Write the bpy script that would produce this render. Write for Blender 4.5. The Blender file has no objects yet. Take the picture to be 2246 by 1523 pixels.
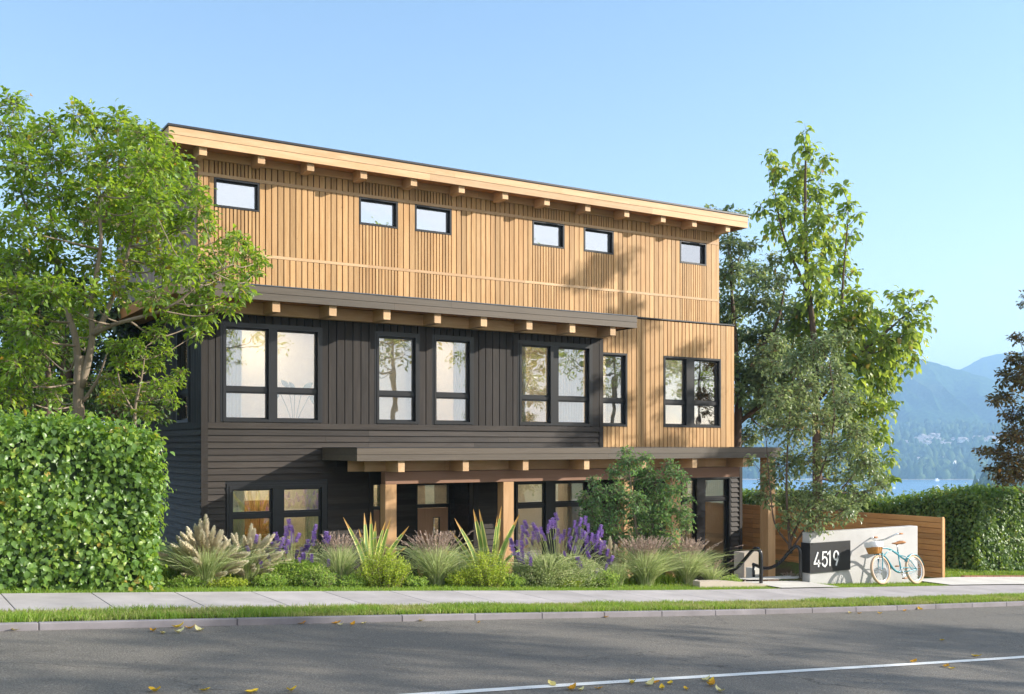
import bpy, math, random
import numpy as np
from mathutils import Vector, Matrix
random.seed(7)
S = bpy.context.scene
COL = S.collection
R = math.radians
F, CX, HY = 2294.0, 1123.0, 978.0
CU, CV = math.cos(R(31.81)), math.sin(R(31.81))      # camera right axis = (CU,-CV), forward = (CV,CU)

# ------------------------------------------------------------ measuring helpers
def ray(x):
    rx = (x - CX) / F
    return rx*CU + CV, -rx*CV + CU
def PU(x, V):                      # world X of image column x on the vertical plane Y=V
    a, b = ray(x); return V*a/b
def PZ(x, y, V):                   # world Z of image point on the plane Y=V
    a, b = ray(x); return -(y-HY)/F*V/b
def P3(x, y, t):                   # a point at distance t along the view axis
    a, b = ray(x); return Vector((a*t, b*t, -(y-HY)/F*t))
def sl(u):
    u = np.clip(u, -40, 80)
    return -.065*u - .04*np.exp(-((u-12)/5.)**2)
def smooth(a, b, x):
    t = np.clip((x-a)/(b-a), 0, 1); return t*t*(3-2*t)
SW = -1.61                          # level of the pavement above eye-relative datum
def gz(u, v):
    base = SW - .03 + sl(u)
    low = -3.47
    k = smooth(14.3, 17.4, v) * smooth(3.6, 5.6, u) * (1-smooth(19.8, 20.9, u))
    z = base*(1-k) + low*k
    road = smooth(-3, -2.5, v) * (1-smooth(11.0, 11.12, v))
    z = z - .35*road
    Y = CV*u + CU*v
    far = smooth(34, 330, np.hypot(np.maximum(Y, 0), 0*u))
    return z*(1-far) + -56*far

# ------------------------------------------------------------ objects
def tag(o, label=None, cat=None, group=None, kind=None):
    if label: o['label'] = label
    if cat: o['category'] = cat
    if group: o['group'] = group
    if kind: o['kind'] = kind
    return o
def empty(name, loc=(0,0,0), label=None, cat=None, group=None, rz=0):
    o = bpy.data.objects.new(name, None); COL.objects.link(o)
    o.location = loc; o.rotation_euler = (0,0,rz); o.empty_display_size = .1
    return tag(o, label, cat, group)
def link(name, me, mat, parent=None, smooth_=False, bevel=0):
    o = bpy.data.objects.new(name, me); COL.objects.link(o)
    if mat is not None:
        for m_ in (mat if isinstance(mat, (list, tuple)) else [mat]): me.materials.append(m_)
    if smooth_:
        me.polygons.foreach_set('use_smooth', [True]*len(me.polygons))
    if parent is not None:
        o.parent = parent
        o.matrix_parent_inverse = Matrix.Identity(4)
    if bevel:
        b = o.modifiers.new('bevel', 'BEVEL'); b.width = bevel; b.segments = 2; b.limit_method = 'ANGLE'
    return o
def copy_tree(o, parent=None):
    c = o.copy(); COL.objects.link(c)
    if parent is not None: c.parent = parent
    for ch in o.children: copy_tree(ch, c)
    return c

class MB:
    def __init__(s, ox=0, oy=0, oz=0): s.v=[]; s.f=[]; s.r=[]; s.o=(ox,oy,oz)
    def pts(s, ps, fs, r=0):
        n=len(s.v); ox,oy,oz=s.o
        s.v += [(p[0]-ox,p[1]-oy,p[2]-oz) for p in ps]
        s.f += [tuple(i+n for i in f) for f in fs]; s.r += [r]*len(fs)
    def box(s, x0,x1,y0,y1,z0,z1, r=None, slope=False):
        if r is None: r = random.random()
        a = float(sl(x0)) if slope else 0; b = float(sl(x1)) if slope else 0
        ps=[(x0,y0,z0+a),(x1,y0,z0+b),(x1,y1,z0+b),(x0,y1,z0+a),(x0,y0,z1+a),(x1,y0,z1+b),(x1,y1,z1+b),(x0,y1,z1+a)]
        s.pts(ps, [(0,3,2,1),(4,5,6,7),(0,1,5,4),(1,2,6,5),(2,3,7,6),(3,0,4,7)], r)
    def ring(s, x0,x1,y0,y1,z0,z1,w, r=0, wb=None):
        wb = w if wb is None else wb
        s.box(x0,x0+w,y0,y1,z0,z1,r); s.box(x1-w,x1,y0,y1,z0,z1,r)
        s.box(x0+w,x1-w,y0,y1,z1-w,z1,r); s.box(x0+w,x1-w,y0,y1,z0,z0+wb,r)
    def tube(s, path, rad, n=8, r=0, cap=True):
        path=[Vector(p) for p in path]; k=len(path)
        rad = rad if isinstance(rad,(list,tuple)) else [rad]*k
        ps=[]; fs=[]; prev=None
        for i,p in enumerate(path):
            d=(path[min(i+1,k-1)]-path[max(i-1,0)]).normalized()
            if prev is None:
                a=d.orthogonal().normalized()
            else:
                a=(prev-d*prev.dot(d)); a = a.normalized() if a.length>1e-6 else d.orthogonal().normalized()
            prev=a; b=d.cross(a)
            for j in range(n):
                t=2*math.pi*j/n; ps.append(p+(a*math.cos(t)+b*math.sin(t))*rad[i])
        for i in range(k-1):
            for j in range(n):
                fs.append((i*n+j,i*n+(j+1)%n,(i+1)*n+(j+1)%n,(i+1)*n+j))
        if cap:
            fs.append(tuple(range(n-1,-1,-1))); fs.append(tuple((k-1)*n+j for j in range(n)))
        s.pts(ps,fs,r)
    def build(s, name, mat, parent=None, smooth_=False, bevel=0):
        me=bpy.data.meshes.new(name); me.from_pydata(s.v,[],s.f)
        at=me.attributes.new('rnd','FLOAT','FACE'); at.data.foreach_set('value', s.r)
        me.update()
        return link(name, me, mat, parent, smooth_, bevel)
def np_mesh(name, V, Fq, rnd=None, mat=None, parent=None, smooth_=False):
    me=bpy.data.meshes.new(name); n=len(V); m=len(Fq); k=Fq.shape[1]
    me.vertices.add(n); me.vertices.foreach_set('co', np.ascontiguousarray(V,dtype=np.float32).ravel())
    me.loops.add(m*k); me.loops.foreach_set('vertex_index', np.ascontiguousarray(Fq,dtype=np.int32).ravel())
    me.polygons.add(m); me.polygons.foreach_set('loop_start', np.arange(0,m*k,k,dtype=np.int32))
    if rnd is not None:
        at=me.attributes.new('rnd','FLOAT','FACE'); at.data.foreach_set('value', np.ascontiguousarray(rnd,dtype=np.float32))
    me.update(calc_edges=True)
    return link(name, me, mat, parent, smooth_)
def curve_pts(ps, n=24):
    ps=[Vector(p) for p in ps]; out=[]
    q=[ps[0]*2-ps[1]]+ps+[ps[-1]*2-ps[-2]]
    seg=len(ps)-1
    for i in range(seg):
        a,b,c,d=q[i:i+4]; m=max(2,n//seg)
        for j in range(m):
            t=j/m
            out.append(.5*((2*b)+(c-a)*t+(2*a-5*b+4*c-d)*t*t+(3*b-a-3*c+d)*t**3))
    out.append(ps[-1]); return out

# ------------------------------------------------------------ materials
class NT:
    def __init__(s, name):
        s.m=bpy.data.materials.new(name); s.m.use_nodes=True; s.t=s.m.node_tree; s.t.nodes.clear()
        s.out=s.n('ShaderNodeOutputMaterial')
    def n(s, ty, **kw):
        nd=s.t.nodes.new(ty)
        for k,v in kw.items():
            if k.startswith('i_'): nd.inputs[k[2:].replace('_',' ')].default_value=v
            else: setattr(nd,k,v)
        return nd
    def l(s,a,b): s.t.links.new(a,b)
    def coord(s, scale=(1,1,1), gen='Object'):
        tc=s.n('ShaderNodeTexCoord'); mp=s.n('ShaderNodeMapping'); mp.inputs['Scale'].default_value=scale
        s.l(tc.outputs[gen],mp.inputs['Vector']); return mp.outputs['Vector']
    def noise(s, vec, scale, detail=4, rough=.55, dist=0):
        nd=s.n('ShaderNodeTexNoise'); nd.inputs['Scale'].default_value=scale; nd.inputs['Detail'].default_value=detail
        nd.inputs['Roughness'].default_value=rough; nd.inputs['Distortion'].default_value=dist
        s.l(vec,nd.inputs['Vector']); return nd.outputs['Fac']
    def ramp(s, fac, stops):
        r=s.n('ShaderNodeValToRGB'); el=r.color_ramp.elements
        while len(el)<len(stops): el.new(.5)
        for e,(p,c) in zip(el,stops): e.position=p; e.color=(*c,1) if len(c)==3 else c
        s.l(fac,r.inputs['Fac']); return r.outputs['Color']
    def mixc(s, fac, a, b, mode='MIX'):
        m=s.n('ShaderNodeMix', data_type='RGBA', blend_type=mode)
        for sock,v in ((m.inputs[0],fac),(m.inputs[6],a),(m.inputs[7],b)):
            if hasattr(v,'links') or isinstance(v,bpy.types.NodeSocket): s.l(v,sock)
            elif isinstance(v,(int,float)): sock.default_value=v
            else: sock.default_value=(*v,1)
        return m.outputs[2]
    def math(s, op, a, b=0, clamp=False):
        m=s.n('ShaderNodeMath', operation=op, use_clamp=clamp)
        for sock,v in ((m.inputs[0],a),(m.inputs[1],b)):
            if isinstance(v,bpy.types.NodeSocket): s.l(v,sock)
            else: sock.default_value=v
        return m.outputs[0]
    def attr(s): 
        a=s.n('ShaderNodeAttribute'); a.attribute_name='rnd'; return a.outputs['Fac']
    def bsdf(s, col, rough=.6, spec=.4, bump=None, bstr=.3, bdist=.01, metal=0, **kw):
        b=s.n('ShaderNodeBsdfPrincipled')
        if isinstance(col,bpy.types.NodeSocket): s.l(col,b.inputs['Base Color'])
        else: b.inputs['Base Color'].default_value=(*col,1)
        if isinstance(rough,bpy.types.NodeSocket): s.l(rough,b.inputs['Roughness'])
        else: b.inputs['Roughness'].default_value=rough
        b.inputs['Specular IOR Level'].default_value=spec; b.inputs['Metallic'].default_value=metal
        if bump is not None:
            bp=s.n('ShaderNodeBump'); bp.inputs['Strength'].default_value=bstr; bp.inputs['Distance'].default_value=bdist
            s.l(bump,bp.inputs['Height']); s.l(bp.outputs['Normal'],b.inputs['Normal'])
        return b.outputs['BSDF']
    def done(s, sh, vol=None):
        s.l(sh,s.out.inputs['Surface']); return s.m
def plain(name, col, rough=.6, spec=.4, var=.15, scale=6, metal=0, bump=.1):
    t=NT(name); v=t.coord(); f=t.noise(v,scale,5)
    c=t.ramp(f,[(.3,tuple(x*(1-var) for x in col)),(.7,tuple(min(1,x*(1+var)) for x in col))])
    g=t.noise(v,scale*12,3)
    return t.done(t.bsdf(c,rough,spec,bump=g,bstr=bump,metal=metal))
def wood(name, c1, c2, stretch, rough=.55, spec=.3, vary=.35, knots=.5, wide=None):
    """stretch: mapping scale, small along the grain"""
    t=NT(name); tc=t.coord(stretch); at=t.attr()
    add=t.n('ShaderNodeVectorMath',operation='ADD'); comb=t.n('ShaderNodeCombineXYZ')
    m=t.math('MULTIPLY',at,37.); 
    for i in range(3): t.l(m,comb.inputs[i])
    t.l(tc,add.inputs[0]); t.l(comb.outputs[0],add.inputs[1]); vec=add.outputs[0]
    g=t.noise(vec,1.6,6,.65,.6)
    fine=t.noise(vec,9,3,.6)
    f=t.math('ADD',t.math('MULTIPLY',g,.75),t.math('MULTIPLY',fine,.25))
    c=t.ramp(f,[(.34,c1),(.66,c2)])
    k=t.math('ADD',t.math('MULTIPLY',at,vary),1-vary*.55)
    comb2=t.n('ShaderNodeCombineXYZ')
    for i in range(3): t.l(k,comb2.inputs[i])
    c=t.mixc(1.,c,comb2.outputs[0],'MULTIPLY')
    # hue drift between boards
    c=t.mixc(t.math('MULTIPLY',t.math('FRACT',t.math('MULTIPLY',at,7.3)),.22),c,tuple(x*y for x,y in zip(c2,(1.0,.78,.62))))
    if knots:
        vo=t.n('ShaderNodeTexVoronoi'); vo.inputs['Scale'].default_value=2.3
        tc2=t.coord(tuple(1.2 if x<1 else min(x,4)*.6 for x in stretch)); t.l(tc2,vo.inputs['Vector'])
        kf=t.ramp(vo.outputs['Distance'],[(.0,(1,1,1)),(.07,(0,0,0))])
        c=t.mixc(t.math('MULTIPLY',kf,knots),c,tuple(x*.35 for x in c1))
    w=t.noise(t.coord((.5,.5,.35)),1.3,4)       # weathering
    c=t.mixc(t.math('MULTIPLY',w,.3),c,tuple(.75*x+.04 for x in c1))
    return t.done(t.bsdf(c,rough,spec,bump=f,bstr=.45,bdist=.006))
def leafmat(name, stops, trans=.35, rough=.42, spec=.5, tcol=(.35,.55,.05)):
    t=NT(name); at=t.attr(); c=t.ramp(at,stops)
    geo=t.n('ShaderNodeNewGeometry')
    back=t.mixc(t.math('MULTIPLY',geo.outputs['Backfacing'],.35),c,(.16,.2,.09))
    b=t.bsdf(back,rough,spec)
    tr=t.n('ShaderNodeBsdfTranslucent'); tc=t.mixc(.65,c,tcol); t.l(tc,tr.inputs['Color'])
    mx=t.n('ShaderNodeMixShader'); mx.inputs[0].default_value=trans
    t.l(b,mx.inputs[1]); t.l(tr.outputs[0],mx.inputs[2])
    return t.done(mx.outputs[0])

M={}
M['cedar_v']=wood('cedar_vertical',(.43,.24,.092),(.66,.425,.205),(6,6,.5),vary=.42,knots=.7)
M['cedar_h']=wood('cedar_beam',(.55,.34,.17),(.72,.50,.30),(.6,5,5),knots=.6)
M['cedar_d']=wood('cedar_rafter',(.55,.34,.17),(.72,.50,.30),(5,.6,5),knots=.4)
M['soffit']=wood('soffit_boards',(.45,.19,.06),(.60,.30,.11),(.6,8,5),knots=.3)
M['post']=wood('fir_post',(.48,.27,.12),(.64,.41,.22),(5,5,.5),knots=.5)
M['header']=wood('stained_header',(.25,.14,.09),(.34,.20,.135),(.5,5,5),knots=.4)
M['fence']=wood('cedar_fence',(.60,.27,.085),(.80,.43,.17),(5,.6,5),knots=1.,vary=.55)
M['dark_v']=wood('dark_stained_boards',(.017,.0145,.0135),(.044,.037,.032),(7,7,.5),rough=.62,spec=.22,vary=.8,knots=.8)
M['dark_h']=wood('dark_stained_siding',(.026,.021,.018),(.062,.051,.043),(.5,6,7),rough=.62,spec=.22,vary=.6,knots=.4)
M['fascia']=wood('grey_brown_fascia',(.085,.069,.053),(.135,.110,.083),(.4,7,8),rough=.55,spec=.4,vary=.2,knots=.3)
M['mauve']=wood('shaded_cedar_cladding',(.30,.2,.16),(.38,.27,.22),(7,7,.5),knots=.2)  # cedar darkened and greyed, its shade mixed into the colour
M['black']=plain('black_frame',(.016,.016,.018),.35,.5,.1,20,bump=.02)
M['gap']=plain('dark_cavity',(.055,.02,.009),.8,.1)
M['cap']=plain('metal_roof_cap',(.03,.03,.034),.4,.5)
M['roofing']=plain('blue_grey_roofing',(.06,.08,.11),.5,.5)
M['plaster']=plain('cream_plaster',(.85,.76,.62),.8,.2,.05)
M['iwood']=wood('interior_door',(.4,.16,.05),(.55,.24,.08),(5,5,.5))
M['floorin']=plain('interior_floor',(.5,.36,.22),.5,.3)
M['door']=wood('walnut_door',(.46,.26,.16),(.60,.37,.25),(6,6,.5),knots=.1)
M['rail']=plain('black_steel',(.02,.02,.022),.25,.6,.1,20,bump=.02)
M['tyre']=plain('cream_tyre',(.62,.44,.30),.6,.4)
M['teal']=plain('teal_enamel',(.06,.30,.36),.25,.6,.05,bump=.01)
M['chrome']=plain('chrome',(.75,.77,.8),.15,.5,.03,metal=1,bump=.0)
M['leather']=plain('tan_leather',(.42,.17,.05),.5,.4)
M['wicker']=plain('wicker',(.5,.24,.06),.7,.3,.35,60)
M['linen']=plain('white_linen',(.8,.8,.82),.8,.2,.06,30)
M['signblack']=plain('black_sign_metal',(.014,.014,.015),.5,.4,.1,8)
M['numwhite']=plain('white_numerals',(.8,.8,.8),.5,.4,.02)
M['clay']=plain('terracotta',(.5,.35,.25),.7,.2)
def concrete(name, c, var=.16, sc=1.6, crack=True):
    t=NT(name); v=t.coord(); f=t.noise(v,sc,6,.6); g=t.noise(v,60,4,.7); h=t.noise(v,.35,3)
    col=t.ramp(f,[(.3,tuple(x*(1-var) for x in c)),(.7,tuple(x*(1+var*.6) for x in c))])
    col=t.mixc(t.math('MULTIPLY',g,.25),col,tuple(x*.7 for x in c))
    at=t.attr(); k=t.math('ADD',t.math('MULTIPLY',at,.14),.93)
    cb=t.n('ShaderNodeCombineXYZ'); [t.l(k,cb.inputs[i]) for i in range(3)]
    col=t.mixc(1.,col,cb.outputs[0],'MULTIPLY')
    vo=t.n('ShaderNodeTexVoronoi'); vo.inputs['Scale'].default_value=5; t.l(v,vo.inputs['Vector'])
    sp=t.ramp(vo.outputs['Distance'],[(.03,(1,1,1)),(.06,(0,0,0))])
    col=t.mixc(t.math('MULTIPLY',sp,.35),col,tuple(x*.45 for x in c))
    return t.done(t.bsdf(col,.85,.25,bump=g,bstr=.35,bdist=.004))
M['walk']=concrete('pavement_concrete',(.45,.415,.41),.22)
M['pad']=concrete('pale_concrete',(.66,.63,.58))
M['kerb']=concrete('kerb_concrete',(.27,.25,.265),.2,3)
M['wallc']=concrete('board_smooth_concrete',(.56,.55,.54),.2,.9)
M['blockc']=concrete('tan_concrete',(.5,.43,.36),.12,2)
def asphalt():
    t=NT('asphalt'); v=t.coord(); g=t.noise(v,70,6,.8); big=t.noise(v,.5,4); mid=t.noise(t.coord((.25,2,1)),1.2,4)
    col=t.ramp(g,[(.36,(.055,.049,.042)),(.50,(.155,.14,.12)),(.60,(.26,.237,.205)),(.68,(.56,.51,.45))])
    f=t.math('ADD',t.math('MULTIPLY',big,.5),t.math('MULTIPLY',mid,.5))
    col=t.mixc(t.math('MULTIPLY',f,.45),col,(.16,.15,.135))
    st=t.noise(t.coord((1,1.4,1)),.9,5,.7); col=t.mixc(t.math('MULTIPLY',t.ramp(st,[(.60,(0,0,0)),(.70,(1,1,1))]),.35),col,(.06,.055,.05))
    wv=t.noise(v,2.2,4,.6); ad=t.n('ShaderNodeVectorMath',operation='ADD'); cbx=t.n('ShaderNodeCombineXYZ'); t.l(t.math('MULTIPLY',wv,1.6),cbx.inputs[0]); t.l(t.math('MULTIPLY',wv,-1.2),cbx.inputs[1]); t.l(v,ad.inputs[0]); t.l(cbx.outputs[0],ad.inputs[1])
    cr=t.n('ShaderNodeTexVoronoi'); cr.feature='DISTANCE_TO_EDGE'; cr.inputs['Scale'].default_value=.42; t.l(ad.outputs[0],cr.inputs['Vector'])
    col=t.mixc(t.math('MULTIPLY',t.ramp(cr.outputs['Distance'],[(.0,(1,1,1)),(.006,(0,0,0))]),.6),col,(.03,.028,.026))
    vo=t.n('ShaderNodeTexVoronoi'); vo.inputs['Scale'].default_value=55; t.l(v,vo.inputs['Vector'])
    return t.done(t.bsdf(col,.8,.3,bump=t.math('ADD',g,vo.outputs['Distance']),bstr=.6,bdist=.006))
M['asphalt']=asphalt()
def paint():
    t=NT('road_paint'); v=t.coord(); g=t.noise(v,70,5,.7); h=t.noise(v,4,4)
    f=t.math('ADD',t.math('MULTIPLY',g,.6),t.math('MULTIPLY',h,.4))
    col=t.ramp(f,[(.36,(.3,.3,.29)),(.46,(.72,.72,.7))])
    return t.done(t.bsdf(col,.6,.4,bump=g,bstr=.4,bdist=.004))
M['paint']=paint()
def soil():
    t=NT('ground_soil'); v=t.coord(); f=t.noise(v,1.5,6); g=t.noise(v,30,5)
    a=t.ramp(g,[(.3,(.05,.075,.02)),(.7,(.13,.17,.045))])
    b=t.ramp(g,[(.3,(.06,.04,.025)),(.7,(.15,.105,.065))])
    col=t.mixc(t.ramp(f,[(.45,(0,0,0)),(.62,(1,1,1))]),a,b)
    return t.done(t.bsdf(col,.9,.1,bump=g,bstr=.6,bdist=.02))
M['ground']=soil()
M['bark']=wood('grey_bark',(.20,.155,.115),(.36,.30,.23),(5,5,2),rough=.85,knots=.4)
M['bark_dark']=wood('brown_bark',(.09,.062,.045),(.17,.12,.09),(5,5,2),rough=.85,knots=.3)
M['leaf_main']=leafmat('leaf_fresh',[(0,(.045,.125,.010)),(.35,(.13,.27,.018)),(.7,(.27,.42,.032)),(.92,(.43,.52,.05)),(.985,(.65,.42,.05)),(1,(.5,.15,.03))],.45,.42,.55,(.60,.78,.05))
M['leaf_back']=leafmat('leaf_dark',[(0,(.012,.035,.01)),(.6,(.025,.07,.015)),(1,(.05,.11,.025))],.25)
M['leaf_hedge']=leafmat('leaf_hedge',[(0,(.035,.12,.015)),(.4,(.12,.28,.03)),(.75,(.28,.46,.07)),(.97,(.48,.58,.10)),(1,(.6,.36,.05))],.38,.38,.65,(.55,.75,.06))
M['leaf_hedge2']=leafmat('leaf_ivy_dark',[(0,(.04,.12,.02)),(.5,(.12,.26,.04)),(.85,(.25,.40,.065)),(1,(.42,.44,.08))],.33,.45,.5,(.45,.6,.06))
M['leaf_tall']=leafmat('leaf_tall',[(0,(.07,.14,.03)),(.4,(.17,.28,.045)),(.75,(.31,.42,.06)),(.93,(.50,.52,.08)),(1,(.6,.28,.07))],.45,.42,.5,(.65,.8,.1))
M['leaf_olive']=leafmat('leaf_olive',[(0,(.05,.10,.045)),(.45,(.16,.235,.095)),(.8,(.34,.40,.20)),(.97,(.58,.56,.30)),(1,(.5,.2,.07))],.38,.38,.65,(.5,.62,.2))
M['leaf_fill']=leafmat('leaf_filler',[(0,(.12,.24,.04)),(.5,(.28,.45,.09)),(.9,(.52,.62,.16)),(1,(.65,.7,.2))],.45,.5,.3,(.6,.8,.12))
M['leaf_teal']=leafmat('leaf_deep_green',[(0,(.035,.12,.05)),(.5,(.10,.22,.085)),(.85,(.24,.36,.13)),(1,(.4,.4,.1))],.35,.5,.3,(.35,.6,.12))
M['leaf_plum']=leafmat('leaf_bronze',[(0,(0.039,0.036,0.016)),(.5,(0.098,0.072,0.026)),(.85,(0.208,0.117,0.039)),(1,(0.455,0.208,0.039))],.25,.4,.4,(.4,.3,.05))
M['leaf_lime']=leafmat('leaf_lime',[(0,(.20,.32,.03)),(.5,(.42,.55,.06)),(1,(.72,.76,.14))],.42,.5,.3,(.7,.8,.08))
M['grass']=leafmat('grass_blade',[(0,(.09,.20,.02)),(.5,(.20,.36,.035)),(.85,(.38,.50,.08)),(1,(.62,.56,.25))],.35,.5,.3,(.5,.65,.06))
M['grass_dry']=leafmat('dry_grass_blade',[(0,(.20,.26,.06)),(.5,(.36,.40,.12)),(1,(.66,.58,.32))],.3,.6,.2,(.6,.6,.15))
M['sage']=leafmat('grass_sage',[(0,(.18,.27,.08)),(.4,(.38,.47,.20)),(.8,(.66,.70,.40)),(1,(.85,.76,.50))],.38,.5,.3,(.7,.8,.3))
M['seed']=leafmat('grass_seed',[(0,(.40,.28,.24)),(1,(.66,.52,.45))],.35,.7,.1,(.7,.55,.45))
M['plume']=leafmat('plume_straw',[(0,(.74,.62,.44)),(.6,(.88,.80,.62)),(1,(.95,.90,.76))],.4,.8,.1,(.95,.88,.68))
M['violet']=leafmat('petal_violet',[(0,(.20,.10,.38)),(.4,(.36,.20,.62)),(.8,(.56,.38,.82)),(1,(.75,.6,.9))],.35,.6,.2,(.6,.4,.9))
M['sword']=leafmat('sword_leaf',[(0,(.10,.22,.05)),(.45,(.2,.36,.07)),(.6,(.72,.72,.2)),(.9,(.85,.78,.3)),(1,(.6,.3,.08))],.35,.4,.5,(.6,.6,.1))
M['fallen']=leafmat('fallen_leaf',[(0,(.45,.17,.02)),(.4,(.72,.38,.02)),(.8,(.8,.58,.05)),(1,(.7,.66,.35))],.2,.6,.3,(.8,.5,.05))
def added_lampmat():
    t=NT('added_lamp_glow'); e=t.n('ShaderNodeEmission'); e.inputs[0].default_value=(1,.80,.55,1); e.inputs[1].default_value=15.0; return t.done(e.outputs[0])
M['lamp']=added_lampmat()  # glow for the ceiling lamps added inside the rooms
def glass(name='window_glass',base_r=.22):
    t=NT(name); fr=t.n('ShaderNodeFresnel'); fr.inputs['IOR'].default_value=1.5
    v=t.coord(); nz=t.noise(v,1.1,2); bp=t.n('ShaderNodeBump'); bp.inputs['Strength'].default_value=.05; bp.inputs['Distance'].default_value=.05
    t.l(nz,bp.inputs['Height'])
    gl=t.n('ShaderNodeBsdfGlossy'); gl.inputs['Roughness'].default_value=.0; gl.inputs['Color'].default_value=(.97,.98,1,1); t.l(bp.outputs[0],gl.inputs['Normal'])
    tr=t.n('ShaderNodeBsdfTransparent'); tr.inputs['Color'].default_value=(.9,.93,.92,1)
    f=t.math('ADD',t.math('MULTIPLY',fr.outputs[0],.6),base_r,True)
    mx=t.n('ShaderNodeMixShader'); t.l(f,mx.inputs[0]); t.l(tr.outputs[0],mx.inputs[1]); t.l(gl.outputs[0],mx.inputs[2])
    return t.done(mx.outputs[0])
M['glass']=glass(); M['glass_top']=glass('mirror_tinted_glass',.5)
def curtain():
    t=NT('curtain_linen'); a=t.n('ShaderNodeBsdfDiffuse'); a.inputs[0].default_value=(.85,.8,.7,1)
    b=t.n('ShaderNodeBsdfTranslucent'); b.inputs[0].default_value=(.85,.8,.7,1)
    mx=t.n('ShaderNodeMixShader'); mx.inputs[0].default_value=.35; t.l(a.outputs[0],mx.inputs[1]); t.l(b.outputs[0],mx.inputs[2]); return t.done(mx.outputs[0])
M['curtain']=curtain()

# ============================================================ THE HOUSE
HO=(5.53,20.2,-3.45)
house=empty('townhouse',HO,'three storey townhouse with charcoal siding below and pale cedar battens above','house')
def hm(): return MB(*HO)
Vu,Vr,Vd=20.6,20.35,20.2
ULu,URu=5.55,PU(1575,Vu)
URr=PU(1608,Vr); URd=PU(1320,Vd); ULd=5.53
ZB,ZMID,Z2,ZT=-3.45,.34,2.78,5.74
def intervals(z0,z1,holes):
    out=[(z0,z1)]
    for a,b in holes:
        nx=[]
        for c,d in out:
            if b<=c or a>=d: nx.append((c,d)); continue
            if a>c: nx.append((c,a))
            if b<d: nx.append((b,d))
        out=nx
    return [q for q in out if q[1]-q[0]>.004]
def wallholes(mb,u0,u1,v0,v1,z0,z1,holes):
    us=sorted({u0,u1}|{max(u0,min(u1,x)) for h in holes for x in h[:2]})
    for a,b in zip(us,us[1:]):
        if b-a<1e-4: continue
        hs=[(h[2],h[3]) for h in holes if h[0]<(a+b)/2<h[1]]
        for c,d in intervals(z0,z1,hs): mb.box(a,b,v0,v1,c,d,.5)
def vboards(mb,u0,u1,v0,v1,z0,z1,holes,w,gap,narrow=None):
    """vertical boards; over and under an opening they may be narrower"""
    us=sorted({u0,u1}|{x for h in holes for x in h[:2] if u0<x<u1})
    for a,b in zip(us,us[1:]):
        hs=[h for h in holes if h[0]<(a+b)/2<h[1]]
        ww=narrow if (hs and narrow) else w
        n=max(1,round((b-a)/ww)); st=(b-a)/n
        for i in range(n):
            x0=a+i*st+gap/2; x1=a+(i+1)*st-gap/2; r=random.random(); dv=random.uniform(-.0015,.0015)
            for c,d in intervals(z0,z1,[(h[2],h[3]) for h in hs]): mb.box(x0,x1,v0+dv,v1,c,d,r)
def lap(mb,u0,u1,v,z0,z1,holes,ex=.127,axis='u',thick=.03):
    """horizontal lap siding, each board standing out at its lower edge"""
    z=z1
    while z>z0+.01:
        a=max(z-ex,z0)
        us=sorted({u0,u1}|{x for h in holes for x in h[:2] if u0<x<u1 and h[2]<z-.01 and h[3]>a+.01})
        for p,q in zip(us,us[1:]):
            if any(h[0]<(p+q)/2<h[1] and h[2]<z-.01 and h[3]>a+.01 for h in holes): continue
            x=p
            while x<q-1e-6:
                y=min(q,x+random.uniform(2.4,4.2)); y=q if q-y<.6 else y
                r=random.random(); j=.0015
                if axis=='u': ps=[(x+j,v-thick,a),(y-j,v-thick,a),(y-j,v-.004,z),(x+j,v-.004,z),(x+j,v+.01,a),(y-j,v+.01,a),(y-j,v+.01,z),(x+j,v+.01,z)]
                else: ps=[(v-thick,x+j,a),(v-thick,y-j,a),(v-.004,y-j,z),(v-.004,x+j,z),(v+.01,x+j,a),(v+.01,y-j,a),(v+.01,y-j,z),(v+.01,x+j,z)]
                fs=[(0,1,2,3),(0,4,5,1),(1,5,6,2),(0,3,7,4),(3,2,6,7)]
                if axis!='u': fs=[f[::-1] for f in fs]
                mb.pts(ps,fs,r); x=y
        z=a
def window(V,u0,u1,z0,z1,mulls=(),trans=None,out=.05,fw=.05,trim=None,sash=.035,axis='u',label=None,gm_='glass'):
    """a window; its frame is the part, its panes a sub-part"""
    f=hm(); g=hm()
    def bx(mb,a,b,c,d,e,h,r=.3):
        if axis=='u': mb.box(a,b,c,d,e,h,r)
        else: mb.box(c,d,a,b,e,h,r)
    def rg(mb,a,b,c,d,e,h,w):
        bx(mb,a,a+w,c,d,e,h); bx(mb,b-w,b,c,d,e,h); bx(mb,a+w,b-w,c,d,h-w,h); bx(mb,a+w,b-w,c,d,e,e+w)
    rg(f,u0,u1,V-out,V+.11,z0,z1,fw)
    if trim: rg(f,u0-trim,u1+trim,V-out+.012,V-.006,z0-.004,z1+trim,trim)
    cols=[]; x=u0+fw
    for a,b in mulls:
        bx(f,a,b,V-out+.006,V+.11,z0+fw,z1-fw); cols.append((x,a)); x=b
    cols.append((x,u1-fw))
    for a,b in cols:
        rows=[(z0+fw,z1-fw)] if trans is None else [(z0+fw,trans-.036),(trans+.036,z1-fw)]
        if trans is not None: bx(f,a,b,V+.012,V+.11,trans-.036,trans+.036)
        for c,d in rows:
            rg(f,a+.001,b-.001,V+.035,V+.085,c+.001,d-.001,sash)
            bx(g,a+sash,b-sash,V+.058,V+.064,c+sash,d-sash)
    fo=f.build('window',M['black'],house); g.build('pane',M[gm_],fo)
    if label: fo['label']=label
    return fo
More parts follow.
